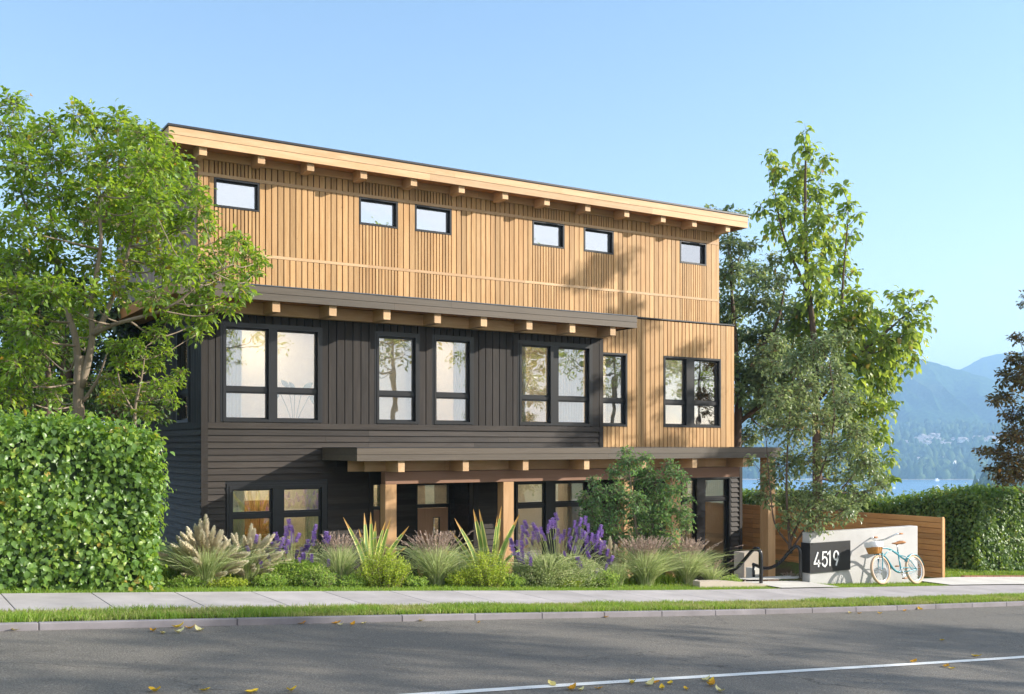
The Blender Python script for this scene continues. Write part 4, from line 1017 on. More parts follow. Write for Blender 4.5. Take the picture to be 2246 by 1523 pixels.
T1=[(636,1150,1.1),(630,1165,1),(642,1162,1),(628,1180,1.1),(640,1182,.9),(648,1178,1),(611,1178,1.1),(616,1190,1),(606,1197,1),(614,1203,.9),(610,1212,.9),(689,1160,1),(691,1175,1),(687,1186,1),(712,1178,1.2),(719,1183,.8),(677,1195,1.1),(670,1204,1),(664,1212,1.1),(668,1222,1),(598,1197,.8),(587,1211,1),(592,1222,.8),(630,1206,.8),(647,1215,.9),(560,1182,.9),(553,1210,1),(548,1205,.8),(574,1234,1),(585,1237,1),(597,1240,.8),(655,1233,.9),(684,1224,.9),(678,1230,.8),(642,1246,.8),(613,1260,.9),(659,1266,.8),(702,1263,.6),(721,1235,.8),(626,1192,.9),(634,1198,.8),(672,1233,.8),(660,1225,.8),(604,1205,.8)]
flowering(640,14.3,.66,.78,'purple flowering salvia bush in front of the ground floor window',31,T1,leafm='leaf_fill',bush=.42)
T2=[(1224,1133,1),(1260,1150,.9),(1270,1145,1.1),(1284,1142,1.1),(1290,1157,.9),(1157,1150,1.1),(1148,1161,1),(1175,1155,1),(1182,1158,1),(1188,1164,.9),(1160,1168,1),(1172,1175,1),(1182,1180,1),(1205,1150,1),(1213,1147,1.2),(1218,1150,1),(1201,1160,1),(1226,1168,1),(1237,1170,.9),(1247,1168,1),(1236,1178,.8),(1265,1165,1.1),(1272,1172,1.1),(1280,1170,1),(1290,1162,.9),(1312,1160,1.1),(1308,1172,.9),(1143,1178,1),(1196,1178,.9),(1126,1188,1),(1133,1192,.8),(1156,1187,.7),(1147,1195,1),(1121,1196,1.1),(1127,1207,1.1),(1148,1210,1),(1142,1222,1.2),(1149,1228,1),(1244,1182,.9),(1253,1188,.9),(1262,1182,.8),(1283,1178,1.1),(1290,1185,1.1),(1285,1196,1),(1296,1178,1),(1303,1183,1.2),(1311,1182,1),(1306,1193,1),(1256,1200,1),(1261,1207,1),(1277,1205,.9),(1295,1203,1),(1318,1197,1.2),(1325,1195,1),(1316,1207,1.1),(1307,1205,.9),(1330,1212,1),(1294,1216,1),(1166,1220,1),(1164,1232,1),(1271,1232,1.3),(1275,1240,1),(1337,1228,1.2),(1330,1234,1),(1328,1244,.8),(1142,1263,.8),(1290,1258,1),(1305,1257,1.1),(1247,1230,.7),(1249,1238,.6),(1228,1185,.7),(1214,1176,.8),(1240,1215,.7),(1167,1188,.8),(1177,1166,.9),(1192,1169,.8),(1319,1170,.9)]
flowering(1225,14.15,.95,.80,'large lavender with dense violet heads and silvery leaves in front of the canopy posts',32,T2,name='lavender_bush',bush=.62,n=1300)
def tuft(x,V,n,h,spread,label,seed,seeds=0,w0=.008,mat='sage',name='ornamental_grass',hv=.5):
    n=int(n*.62)
    b=site_pt(x,V); e=empty(name,b,label,'ornamental grass'); e['kind']='thing'; g=rng_(seed)
    Vv,Fq,_,r,_=arc_blades(n,h*.85,spread,w0,seed,hv=hv); np_mesh('foliage',Vv,Fq,r,M[mat],e)
    if seeds:
        V2,F2,Pc,r2,a=arc_blades(int(seeds*.7),h*1.06,spread*.85,.003,seed+5,hv=.16,flop=.7); np_mesh('stems',V2,F2,r2,M['seed'],e)
        tip=Pc[:,-1]; pv=Pc[:,-2]; d=nrm(tip-pv); k=16; t=np.linspace(-.16,.02,k)[None,:,None]
        P=(tip[:,None]+d[:,None]*t).reshape(-1,3); D=np.repeat(d,k,0)+g.normal(0,.28,(len(P),3)); leaf_mesh('seed_head',P,D,g.normal(0,1,(len(P),3)),g.uniform(.03,.055,len(P)),.14,M['seed'],e,g.random(len(P)),simple=True)
    return e
tuft(745,14.35,1500,.68,.52,'small grey green grass tuft between the salvia and the striped sword plant',41,70)
tuft(957,14.35,2600,.72,.72,'reddish tipped grass mound in front of the entrance door',42,150)
tuft(1200,14.1,1100,.64,.62,'low arching grass in front of the big lavender',43,0)
tuft(1415,14.3,3200,.74,.80,'wide reddish tipped grass mound left of the handrail, under the green shrub',44,210)
tuft(1505,14.4,3000,.72,.75,'reddish tipped grass mound nearest the concrete edging and handrail',45,210)
tuft(1560,14.2,800,.42,.5,'green grass tuft spilling over the concrete edging at the handrail foot',46,30)
tuft(1700,15.9,260,.25,.3,'tuft of pale grass at the foot of the small tree behind the far handrail',47,30)
tuft(1730,15.2,300,.22,.35,'low pale ground grass beside the far handrail post',48,40)
def bushlet(x,V,w_,h,label,seed,mat='leaf_lime',n=6500,lf=(.018,.042)):
    b=site_pt(x,V); e=empty('low_shrub',b,label,'shrub'); g=rng_(seed)
    # leaves follow thin upright shoots
    K=170; a=g.uniform(0,2*math.pi,K); rr=g.random(K)**.5*w_; H=h*(1-.55*(rr/w_)**2)*g.uniform(.75,1.08,K)
    A=np.stack([rr*.5*np.cos(a),rr*.4*np.sin(a),0*a],1); B=np.stack([rr*np.cos(a),rr*.7*np.sin(a),H],1)
    V_,Fq=prisms(A,B,np.full(K,.003),np.full(K,.001)); np_mesh('stems',V_,Fq,np.full(len(Fq),.5),M['bark'],e)
    i=g.integers(0,K,n); t=g.uniform(.12,1.02,n)[:,None]; P=A[i]+(B[i]-A[i])*t+g.normal(0,.012,(n,3)); D=g.normal(0,.7,(n,3))+np.array([0,0,.5])
    leaf_mesh('foliage',P,D,np.array([0,0,1])+g.normal(0,.6,(n,3)),g.uniform(*lf,n),.6,M[mat],e,np.clip(g.beta(2,2,n)+.3*(P[:,2]/h-.5),0,1),simple=True)
bushlet(842,13.95,.46,.58,'bright yellow green shrub under the left striped sword plant',51)
bushlet(1068,13.95,.44,.58,'bright yellow green shrub under the right striped sword plant',52)
bushlet(1330,13.9,.30,.30,'low green ground shrub between lavender and the wide grass mound',53,'leaf_fill',2600)
bushlet(700,13.9,.28,.30,'low green ground shrub at the foot of the salvia bush',54,'leaf_fill',2400)
for k_,(x,w_,h_,mt) in enumerate([(405,.26,.15,'leaf_fill'),(500,.28,.13,'leaf_lime'),(590,.26,.18,'leaf_fill'),(770,.26,.16,'leaf_fill'),(905,.26,.16,'leaf_fill'),(1010,.26,.26,'leaf_lime'),(1120,.26,.2,'leaf_fill'),(1290,.28,.24,'leaf_fill'),(1250,.26,.15,'leaf_lime'),(1600,.25,.2,'leaf_fill')]):
    bushlet(x,14.0,w_,h_,['soft green ground plant under the cream plumes at the hedge end','yellowish ground plant under the right plume grass','leafy green filler at the left foot of the salvia','leafy green filler between the grey tuft and left sword plant','low green filler left of the grass mound by the door','yellow tinted filler right of the grass mound by the door','dark green filler left below the lavender','tall leafy filler right below the lavender','lime green filler beneath the lavender centre','small filler at the end of the concrete edging'][k_],80+k_,mt,3000)
def sword(x,V,label,seed,leaves):
    b=site_pt(x,V); e=empty('sword_leaf_plant',b,label,'striped plant'); zb_=b[2]
    for i,(tx,ty,bx,w_,bend) in enumerate(leaves):
        dv=random.Random(seed+i).uniform(-.25,.25); u=PU(tx,V+dv)-b[0]; z=PZ(tx,ty,V+dv)-zb_; ub=PU(bx,V)-b[0]; 
        A=Vector((ub*.5,0,.02)); T=Vector((u,dv,z)); mid=A.lerp(T,.5)+Vector((-(u-ub)*.18,0,bend)); c=curve_pts([A,mid,T],12); k=len(c)
        ps=[];fs=[];rs_=[]
        prof=lambda t:(.5+.5*min(1,t*4))*(1-t**3.2)
        for j,p in enumerate(c):
            t=j/(k-1); d=(c[min(j+1,k-1)]-c[max(j-1,0)]).normalized(); s=d.cross(Vector((.15*math.sin(i*2.),-1,.1))).normalized(); hw=w_*prof(t)+.001; n_=s.cross(d)*hw*.35
            hw*=1.45; ps+=[p-s*hw,p-s*hw*.55-n_,p-n_*1.1,p+s*hw*.55-n_,p+s*hw]
        m=MB()
        for j in range(k-1):
            for q_ in range(4):
                a=j*5+q_; m.f.append((a,a+1,a+6,a+5)); tipc=.99 if j>k-4 else None
                m.r.append(tipc if tipc else (.75+.08*(j%2) if q_ in (0,3) else .2+.15*random.random()))
        m.v=[tuple(p) for p in ps]; m.build('leaf',M['sword'],e,True)
SW1=[(753,1135,800,.030,.0),(799,1125,806,.034,0),(813,1123,815,.03,0),(824,1143,818,.034,0),(846,1142,820,.026,.03),(857,1137,828,.03,0),(897,1154,838,.03,.03),(893,1199,842,.03,.06),(787,1160,806,.03,0),(872,1212,842,.024,.05)]
sword(820,14.5,'left striped sword leaved plant with tall green and yellow blades',61,SW1)
SW2=[(987,1163,1040,.032,.02),(997,1137,1046,.034,.0),(1038,1117,1062,.04,0),(1051,1117,1070,.034,0),(1100,1110,1084,.034,0),(1140,1127,1092,.04,.0),(965,1206,1040,.034,.12),(1022,1182,1056,.026,.03),(1160,1195,1100,.024,.05),(1098,1165,1086,.026,0),(1091,1130,1080,.026,0)]
sword(1070,14.45,'right striped sword leaved plant with wide yellow edged blades',62,SW2)
# stone at the hedge foot, rock in the bed
# ------------------------------------------------------------ HEDGES
def hedge(name,label,x0,x1,y0,y1,zb,ztf,leaf,dens,mat,seed,sides=('front','left','top'),cat='hedge',wav=.065,inner='leaf_back'):
    """box hedge; ztf(u,v) gives its top"""
    g=rng_(seed); e=empty(name,((x0+x1)/2,y0,zb(x0,y0)),label,cat); o=e.location
    Ps=[];Ns=[]
    def wob(a,b): return wav*(.8*np.sin(a*2.1+seed)*np.sin(b*2.9)+.5*np.sin(a*5.3+b*4.1)+.35*np.sin(a*11.3+b*3.+seed)*np.sin(b*13.1))
    def add(n,f):
        u=g.random(n);v=g.random(n); P,Nn=f(u,v); Ps.append(P);Ns.append(np.tile([Nn],(n,1)))
    zt0=float(ztf(x0,y0)); H=zt0-float(zb(x0,y0))
    def fr(u,v):
        x=x0+(x1-x0)*u; zb_=zb(x,y0+0*x); zt_=ztf(x,y0+0*x); z=zb_+(zt_-zb_)*v; rd=.16*np.clip((z-zt_+.25)/.25,0,1)**2; return np.stack([x,y0-wob(x,z)+rd+g.normal(0,.035,len(u)),z],1),(0,-1,.1)
    def lf(u,v):
        y=y0+(y1-y0)*u; zb_=zb(x0+0*y,y); zt_=ztf(x0+0*y,y); z=zb_+(zt_-zb_)*v; return np.stack([x0-wob(y,z)+g.normal(0,.035,len(u)),y,z],1),(-1,0,.1)
    def rt(u,v):
        y=y0+(y1-y0)*u; zb_=zb(x1+0*y,y); zt_=ztf(x1+0*y,y); z=zb_+(zt_-zb_)*v; return np.stack([x1+wob(y,z)+g.normal(0,.035,len(u)),y,z],1),(1,0,.1)
    def tp(u,v):
        x=x0+(x1-x0)*u; y=y0+(y1-y0)*v; return np.stack([x,y,ztf(x,y)+wob(x,y)*.5+g.normal(0,.035,len(u))],1),(0,0,1)
    A=dict(front=(abs(x1-x0)*H,fr),left=(abs(y1-y0)*H,lf),right=(abs(y1-y0)*H,rt),top=(abs(x1-x0)*abs(y1-y0),tp))
    for s_ in sides: add(int(A[s_][0]*dens*(1 if s_!='top' else .8)),A[s_][1])
    P=np.concatenate(Ps);Nn=np.concatenate(Ns); n=len(P)
    # a deeper dark layer too
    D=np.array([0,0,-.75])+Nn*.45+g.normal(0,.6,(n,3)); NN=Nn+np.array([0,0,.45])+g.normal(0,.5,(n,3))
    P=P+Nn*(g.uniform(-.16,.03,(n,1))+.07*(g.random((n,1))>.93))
    leaf_mesh('foliage',P,D,NN,leaf*g.uniform(.38,1.15,n),.76,mat,e,np.clip(g.beta(1.7,1.9,n)+.10*np.sin(P[:,0]*2.3+P[:,2]*3)+.07*np.sin(P[:,0]*9+P[:,2]*7),0,1),curl=.2,fold=.10,origin=o)
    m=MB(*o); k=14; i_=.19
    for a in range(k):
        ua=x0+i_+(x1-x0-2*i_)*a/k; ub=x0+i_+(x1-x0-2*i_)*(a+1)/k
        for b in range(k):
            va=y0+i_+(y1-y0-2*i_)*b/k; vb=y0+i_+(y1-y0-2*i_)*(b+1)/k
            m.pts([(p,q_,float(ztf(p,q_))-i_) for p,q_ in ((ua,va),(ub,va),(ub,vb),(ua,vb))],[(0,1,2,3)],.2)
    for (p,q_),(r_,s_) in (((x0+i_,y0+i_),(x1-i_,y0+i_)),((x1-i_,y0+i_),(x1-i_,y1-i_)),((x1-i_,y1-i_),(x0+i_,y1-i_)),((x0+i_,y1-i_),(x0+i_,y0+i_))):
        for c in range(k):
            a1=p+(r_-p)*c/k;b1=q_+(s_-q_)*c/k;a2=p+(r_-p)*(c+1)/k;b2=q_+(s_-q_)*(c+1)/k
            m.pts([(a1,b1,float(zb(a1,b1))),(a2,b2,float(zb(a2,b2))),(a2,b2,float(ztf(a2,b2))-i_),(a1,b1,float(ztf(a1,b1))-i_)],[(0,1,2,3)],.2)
    m.build('shade_core',M['leaf_back'],e)  # dark inner shell, its colour standing for shade inside the hedge
    # stray shoots standing out of the clipped faces
    K=int(26*abs(x1-x0)); u=g.uniform(x0,x1,K); y=g.uniform(y0,min(y0+1.2,y1),K); zt=ztf(u,y); A=np.stack([u,y,zt-.05],1); dd=g.normal(0,.35,(K,3))+np.array([0,0,1.]); B=A+nrm(dd)*g.uniform(.06,.24,(K,1))
    k2=7; tt=np.linspace(.3,1,k2)[None,:,None]; P=(A[:,None]+(B-A)[:,None]*tt).reshape(-1,3); D=np.repeat(nrm(dd),k2,0)*.4+g.normal(0,.7,(K*k2,3))
    leaf_mesh('shoots',P,D,np.array([0,0,1.])+g.normal(0,.4,(K*k2,3)),leaf*g.uniform(.45,.85,K*k2),.7,mat,e,np.clip(g.beta(2.4,1.8,K*k2),0,1),origin=o)
    return e
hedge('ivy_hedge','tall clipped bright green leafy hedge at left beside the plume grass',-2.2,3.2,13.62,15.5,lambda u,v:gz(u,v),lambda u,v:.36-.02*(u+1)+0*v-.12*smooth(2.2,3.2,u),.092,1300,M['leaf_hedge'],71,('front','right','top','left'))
def rht(u,v): return -1.21-.30*smooth(16.3,20.5,v)+0*u-.0*smooth(24,30,u)+.05*np.sin(u*1.3)+.05*np.sin(v*1.9)
zbr=lambda u,v:np.where(np.asarray(v)<18,gz(u,v),-3.7)
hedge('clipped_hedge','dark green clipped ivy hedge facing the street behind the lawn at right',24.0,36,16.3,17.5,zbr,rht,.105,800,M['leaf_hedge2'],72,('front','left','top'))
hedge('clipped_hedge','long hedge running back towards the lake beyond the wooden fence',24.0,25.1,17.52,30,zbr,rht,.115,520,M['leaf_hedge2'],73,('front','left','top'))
# ------------------------------------------------------------ FALLEN LEAVES
def fallen_mesh(seed,L):
    g=random.Random(seed); m=MB(); k=7; ps=[];fs=[]; cu=g.uniform(.5,1.5)
    for i in range(k):
        t=i/(k-1); w_=L*.26*math.sin(math.pi*min(1,t*.95+.04))**.8; x=(t-.5)*L; z=L*cu*.5*(t-.5)**2*2+.004; up=w_*g.uniform(.3,.8)
        ps+=[(x,-w_,z+up),(x,0,z),(x,w_,z+up*g.uniform(.5,1.2))]
    for i in range(k-1):
        for j in range(2): a=i*3+j; fs.append((a,a+3,a+4,a+1))
    m.pts(ps,fs,g.random()); o=m.build('leaf',M['fallen']); me=o.data; bpy.data.objects.remove(o); return me
FL=[fallen_mesh(s,.135) for s in range(8)]
def fall(lst,label,group,size=1.0,seed=0):
    r_=random.Random(seed)
    for i,(x,y) in enumerate(lst):
        a,b=ray(x); ry=(y-HY)/F; t=12.
        for _ in range(20): t=(1.70-float(sl(a*t)))/ry
        o=bpy.data.objects.new('fallen_leaf',FL[r_.randrange(8)]); COL.objects.link(o); s_=size*r_.uniform(.7,1.2)
        o.location=(a*t,b*t,-1.697+float(sl(a*t))); o.rotation_euler=(r_.uniform(-.2,.2),r_.uniform(-.2,.2),r_.uniform(0,6.3)); o.scale=(s_,)*3
        tag(o,label,'leaf',group)
fall([(35,1384),(70,1382),(128,1381)],'curled orange leaf on the asphalt by the left end of the kerb','orange leaves by the kerb',.85,1)
fall([(336,1386),(357,1391),(391,1378),(402,1374),(418,1380),(437,1385),(392,1389)],'pale yellow leaf in the scattered cluster below the kerb at left','yellow leaf cluster at left',.95,2)
fall([(662,1369),(693,1367),(738,1369),(748,1372),(772,1372),(925,1363),(984,1359),(1020,1359),(1050,1367),(797,1369)],'dry leaf lying along the foot of the kerb in front of the flower bed','leaves along the kerb middle',.7,3)
fall([(1330,1355),(1480,1345),(1640,1342),(1667,1341),(1688,1340),(1711,1342),(1722,1341),(1752,1339),(1784,1340),(1816,1342),(1864,1346),(1885,1347),(1900,1338),(1930,1347),(1984,1341),(2018,1338),(2072,1331)],'yellow leaf on the asphalt along the kerb near the bicycle','yellow leaves along the right kerb',.9,4)
fall([(1211,1504),(1253,1514),(1273,1516),(1314,1512),(1386,1501),(1389,1498),(1425,1504),(1438,1499),(1452,1512),(1470,1501),(1505,1514),(1548,1494),(1558,1505),(1560,1497),(1577,1518)],'yellow autumn leaf scattered beyond the white road line at the bottom','leaves below the white line',.8,5)
fall([(2066,1406),(2003,1454),(2075,1464),(2088,1468),(2143,1441)],'leaf lying near the right part of the white road line','leaves at right of the road',.8,6)
fall([(340,1519),(450,1516),(640,1517),(552,1521)],'pale leaf at the bottom edge of the road at left','leaves at the bottom left',.8,7)

for k_,(x,V,n_,h_,sp_,lb) in enumerate([(395,14.6,500,.55,.5,'pale grass tuft between the left hedge and the cream plumes'),(600,14.6,500,.5,.45,'pale grass tuft behind the left side of the salvia'),(690,14.7,600,.6,.5,'pale grass tuft behind the right side of the salvia'),(875,14.6,600,.52,.45,'pale grass tuft right of the left sword plant'),(1010,14.6,600,.5,.45,'pale grass tuft left of the right sword plant'),(1145,14.5,700,.55,.5,'pale grass tuft at the left side of the lavender'),(1290,14.5,700,.55,.5,'pale grass tuft at the right side of the lavender'),(1355,14.2,700,.5,.5,'pale grass tuft left of the wide grass mound')]):
    tuft(x,V,n_,h_,sp_,lb,300+k_,0)

# ============================================================ TREES
TL=16.2
pl=[(30,235,42),(18,290,42),(75,300,40),(110,285,42),(172,255,44),(215,285,46),(262,268,44),(300,300,44),(340,335,38),
 (50,360,62),(120,350,60),(190,350,62),(265,350,62),(330,370,56),(385,372,44),(60,430,60),(140,430,60),(215,420,62),(290,430,60),(360,430,54),(415,420,44),(440,462,34),
 (30,500,56),(110,500,56),(190,495,58),(265,500,58),(335,500,54),(400,500,48),(452,500,26),(500,520,24),(522,530,26),(495,560,34),(548,565,30),(570,575,18),
 (40,570,58),(120,570,54),(210,575,52),(290,570,52),(360,575,52),(430,570,48),(480,610,40),(525,635,32),(440,650,44),(500,675,26),(30,650,60),(110,640,54),(190,650,44),(270,640,40),(340,650,42),(395,680,36),(445,705,34),(430,735,20),
 (250,620,40),(150,700,44),(60,720,56),(200,725,30),(185,755,22),(40,800,54),(90,770,40),(20,860,50),(120,860,40),(335,455,50),(410,600,40)]
b1=P3(178,925,TL)
limb=[([P3(172,1000,TL),P3(172,925,TL),P3(172,850,TL),P3(176,780,TL)],.088,.075),
 ([P3(172,800,TL),P3(165,740,TL),P3(150,690,TL+.1),P3(132,620,TL+.2),P3(120,540,TL+.3),P3(112,470,TL+.2),P3(100,380,TL)],.058,.014),
 ([P3(178,850,TL),P3(194,790,TL),P3(203,735,TL),P3(200,680,TL),P3(212,600,TL-.2),P3(222,520,TL-.3),P3(216,430,TL-.3),P3(240,340,TL)],.062,.014),
 ([P3(203,735,TL),P3(228,700,TL),P3(262,610,TL+.3),P3(285,540,TL+.4),P3(300,440,TL+.3)],.05,.015),
 ([P3(205,735,TL),P3(245,714,TL-.3),P3(300,698,TL-.6),P3(352,682,TL-.8),P3(400,655,TL-.8),P3(450,610,TL-.8),P3(510,580,TL-.8)],.036,.010),
 ([P3(120,560,TL+.3),P3(70,480,TL+.4),P3(40,400,TL+.3),P3(30,300,TL)],.03,.01),
 ([P3(184,880,TL),P3(215,830,TL-.1),P3(240,760,TL-.2)],.03,.01)]
e,n1=tree('broadleaf_tree',(b1.x,b1.y,float(gz(b1.x,b1.y))),'tall bright green tree with pale forked trunk overlapping the left end of the house','tree',PF(pl+[(318,300,40),(345,305,30),(372,345,36),(560,600,20),(520,600,26)],TL,1.3,101),limb,0.118,M['leaf_main'],M['bark'],101,lw=.54,per=2.1,dens=.98,droop=.3)
# lower understorey tree
pl2=[(300,760,34),(345,730,30),(330,800,34),(275,800,34),(360,770,26),(350,850,34),(300,860,36),(250,870,34),(385,840,22),(375,880,20),(250,760,28),(320,905,28),(395,815,16),(370,700,22),(240,830,26)]
b2=P3(300,960,16.0)
tree('understorey_tree',(b2.x,b2.y,float(gz(b2.x,b2.y))),'low green sapling with layered sprays above the hedge against the dark house side','tree',PF(pl2,15.8,.6,102,.6),[([P3(300,985,16),P3(296,900,16),P3(310,830,15.9),P3(320,760,15.8)],.03,.01),([P3(297,910,16),P3(265,850,15.9),P3(255,780,15.9)],.02,.008)],.085,M['leaf_main'],M['bark'],102,lw=.5,per=1.9,dens=.9,droop=.35)
# second trunk further back at left
TB=18.2; b3=P3(106,925,TB)
pl3=[(60,690,60),(20,640,50),(100,640,50),(50,760,56),(110,730,40),(20,800,50),(140,780,36),(80,840,44),(20,590,50),(150,690,40)]
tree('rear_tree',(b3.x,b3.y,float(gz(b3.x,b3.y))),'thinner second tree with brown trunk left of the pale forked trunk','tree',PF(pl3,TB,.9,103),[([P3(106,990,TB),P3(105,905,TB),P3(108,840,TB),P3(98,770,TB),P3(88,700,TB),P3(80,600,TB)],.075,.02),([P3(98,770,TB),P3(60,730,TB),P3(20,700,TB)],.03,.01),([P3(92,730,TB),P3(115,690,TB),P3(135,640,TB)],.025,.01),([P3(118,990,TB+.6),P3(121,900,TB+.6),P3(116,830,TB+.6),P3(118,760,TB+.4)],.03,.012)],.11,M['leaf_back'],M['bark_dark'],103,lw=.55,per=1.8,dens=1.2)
# dark evergreens further behind, left of the house
pd=[(20,700,80),(90,660,70),(160,640,60),(230,690,56),(290,720,52),(120,760,80),(210,780,70),(30,820,90),(290,800,60),(150,860,80),(60,900,80),(250,880,66),(320,870,50),(10,600,70),(340,760,36)]
b4=P3(120,930,25)
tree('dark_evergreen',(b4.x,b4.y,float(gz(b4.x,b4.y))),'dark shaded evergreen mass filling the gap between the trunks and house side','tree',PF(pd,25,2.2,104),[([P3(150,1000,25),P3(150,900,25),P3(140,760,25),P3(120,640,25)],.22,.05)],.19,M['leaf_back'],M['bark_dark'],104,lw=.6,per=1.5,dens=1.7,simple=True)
pq=[(60,880,60),(160,890,60),(260,900,60),(0,880,60),(340,890,44),(210,850,40)]
b5=P3(200,960,19.5)
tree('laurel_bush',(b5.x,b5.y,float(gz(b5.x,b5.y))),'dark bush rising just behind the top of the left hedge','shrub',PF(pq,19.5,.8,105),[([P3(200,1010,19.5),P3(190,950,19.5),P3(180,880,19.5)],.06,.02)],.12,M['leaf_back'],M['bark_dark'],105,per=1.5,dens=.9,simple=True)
# climber on the dark side wall
# right: tall loose tree behind the house end
TT=29.5
pt=[(1768,290,18),(1772,330,26),(1690,340,20),(1705,375,24),(1760,375,34),(1810,355,22),(1735,420,34),(1790,420,38),(1700,440,28),(1672,455,18),(1845,410,20),(1735,475,36),(1795,480,42),(1855,455,24),(1880,470,12),(1700,500,26),(1762,530,40),(1820,540,38),(1865,520,22),(1790,590,42),(1840,590,34),(1735,560,22),(1870,600,14),(1790,650,44),(1840,650,34),(1770,710,46),(1850,710,48),(1900,650,26),(1890,700,32),(1925,690,18),(1965,650,22),(1990,680,30),(2010,640,12),(2035,665,16),(1990,730,36),(1940,740,34),(2025,700,20),(1900,770,46),(1955,790,38),(2005,775,24),(1850,790,50),(1920,840,40),(1870,860,46),(1945,850,26),(1925,900,34),(1870,930,44),(1965,880,12),(1930,950,22),(1950,1000,18),(1900,1000,36),(1780,780,46),(1760,860,40),(1935,1040,24),(1955,1050,12),(1880,650,26),(1865,700,40),(1830,740,44),(1905,730,40),(1940,690,24),(1890,790,40),(1930,820,40),(1850,850,44),(1900,880,40),(1950,760,34),(2000,730,30),(1830,900,40),(1900,950,34)]
b6=P3(1795,1150,TT)
lt=[([P3(1795,1190,TT),P3(1793,1050,TT),P3(1790,900,TT),P3(1786,750,TT),P3(1770,600,TT),P3(1766,450,TT),P3(1768,300,TT)],.16,.02),
 ([P3(1792,880,TT),P3(1860,800,TT-.4),P3(1930,740,TT-.6),P3(2000,680,TT-.6)],.08,.02),([P3(1790,800,TT),P3(1840,720,TT),P3(1850,600,TT),P3(1860,480,TT)],.06,.015),([P3(1775,650,TT),P3(1720,520,TT),P3(1695,400,TT)],.05,.012),
 ([P3(1793,960,TT),P3(1850,920,TT),P3(1930,900,TT)],.06,.015)]
tree('tall_loose_tree',(b6.x,b6.y,-3.6),'tallest open crowned tree at right rising above the roof line','tree',PF(pt,TT,1.1,111,1.22),lt,.225,M['leaf_tall'],M['bark_dark'],111,lw=.62,per=2.2,dens=1.15,droop=.9,lfrac=(.1,1.05))
# fine leaved tree just behind the right end of the house
TM=31.
pm=[(1590,470,20),(1560,462,14),(1625,478,20),(1600,540,36),(1645,540,20),(1600,600,44),(1655,600,34),(1700,570,22),(1720,610,20),(1600,670,44),(1665,660,44),(1720,680,40),(1610,740,44),(1670,740,50),(1730,760,44),(1640,820,44),(1700,830,50),(1650,900,44),(1720,900,44),(1640,960,30),(1620,860,28),(1760,680,30),(1600,800,30),(1700,750,46),(1680,790,44),(1760,810,44),(1750,720,36),(1720,870,44),(1660,850,44),(1590,700,30),(1690,620,30)]
b7=P3(1625,1000,TM)
tree('fine_leaved_tree',(b7.x,b7.y,-3.6),'dense fine leaved tree directly behind the right corner of the house','tree',PF(pm,TM,1.6,112,.85,1.12),[([P3(1612,1050,TM),P3(1618,930,TM),P3(1625,860,TM),P3(1660,780,TM),P3(1700,720,TM),P3(1720,640,TM)],.15,.03),([P3(1620,900,TM),P3(1615,780,TM),P3(1605,640,TM),P3(1595,500,TM)],.10,.02),([P3(1618,930,TM),P3(1700,860,TM),P3(1740,800,TM)],.08,.02)],.17,M['leaf_olive'],M['bark_dark'],112,lw=.58,per=1.8,dens=1.15,droop=.5)
# small multi-stem tree behind the number wall
TS=20.7
ps_=[(1800,760,40),(1850,740,26),(1750,790,36),(1700,800,34),(1700,750,26),(1830,820,44),(1770,850,44),(1710,870,40),(1860,880,40),(1800,920,48),(1740,940,46),(1690,940,26),(1650,1010,14),(1880,950,38),(1840,990,48),(1780,1010,46),(1720,1020,44),(1680,1060,20),(1900,1020,38),(1930,1060,24),(1860,1060,44),(1800,1090,46),(1740,1090,42),(1680,1090,26),(1850,1120,34),(1790,1140,34),(1735,1140,30),(1905,1080,20),(1880,1100,22),(1760,900,34)]
b8=P3(1735,1206,TS)
ls=[([P3(1735,1215,TS),P3(1733,1190,TS),P3(1760,1130,TS),P3(1800,1040,TS),P3(1830,920,TS),P3(1820,800,TS)],.032,.01),([P3(1735,1212,TS),P3(1728,1140,TS),P3(1725,1050,TS),P3(1730,940,TS),P3(1740,820,TS)],.03,.01),([P3(1734,1200,TS),P3(1700,1150,TS),P3(1690,1080,TS),P3(1680,960,TS)],.022,.008),([P3(1736,1205,TS),P3(1775,1150,TS),P3(1840,1080,TS),P3(1890,1020,TS)],.026,.008)]
tree('multi_stem_tree',(b8.x,b8.y,float(gz(b8.x,b8.y))),'small multi stemmed olive green tree growing behind the house number wall','tree',PF(ps_,TS,.75,113,.85,1.12),ls,.098,M['leaf_olive'],M['bark_dark'],113,lw=.56,per=1.9,dens=.82,droop=.5)
# green shrub in front of the canopy
TF=19.3
pf=[(1375,990,14),(1380,1015,26),(1350,1035,20),(1395,1050,30),(1425,1035,20),(1470,1020,16),(1480,1040,20),(1440,1060,26),(1300,1055,14),(1320,1085,28),(1355,1080,28),(1390,1100,30),(1440,1100,32),(1480,1080,24),(1500,1050,14),(1285,1090,18),(1300,1120,28),(1345,1125,32),(1395,1140,32),(1445,1140,34),(1490,1120,24),(1515,1095,10),(1500,1150,20),(1290,1150,20),(1330,1165,28),(1380,1180,28),(1430,1180,28),(1475,1180,24),(1415,1005,16),(1515,1135,8),(1400,1200,24),(1450,1205,22)]
b9=P3(1400,1235,TF)
tree('green_shrub',(b9.x,b9.y,float(gz(b9.x,b9.y))),'dark green bushy shrub standing in front of the middle canopy posts','shrub',PF(pf,TF,.55,114,.85,1.12),[([P3(1400,1255,TF),P3(1400,1200,TF),P3(1390,1120,TF),P3(1380,1030,TF)],.035,.01),([P3(1400,1240,TF),P3(1430,1160,TF),P3(1470,1080,TF)],.028,.008),([P3(1398,1240,TF),P3(1350,1160,TF),P3(1310,1100,TF)],.028,.008)],.072,M['leaf_teal'],M['bark'],114,lw=.55,per=1.7,dens=.9,droop=.5)
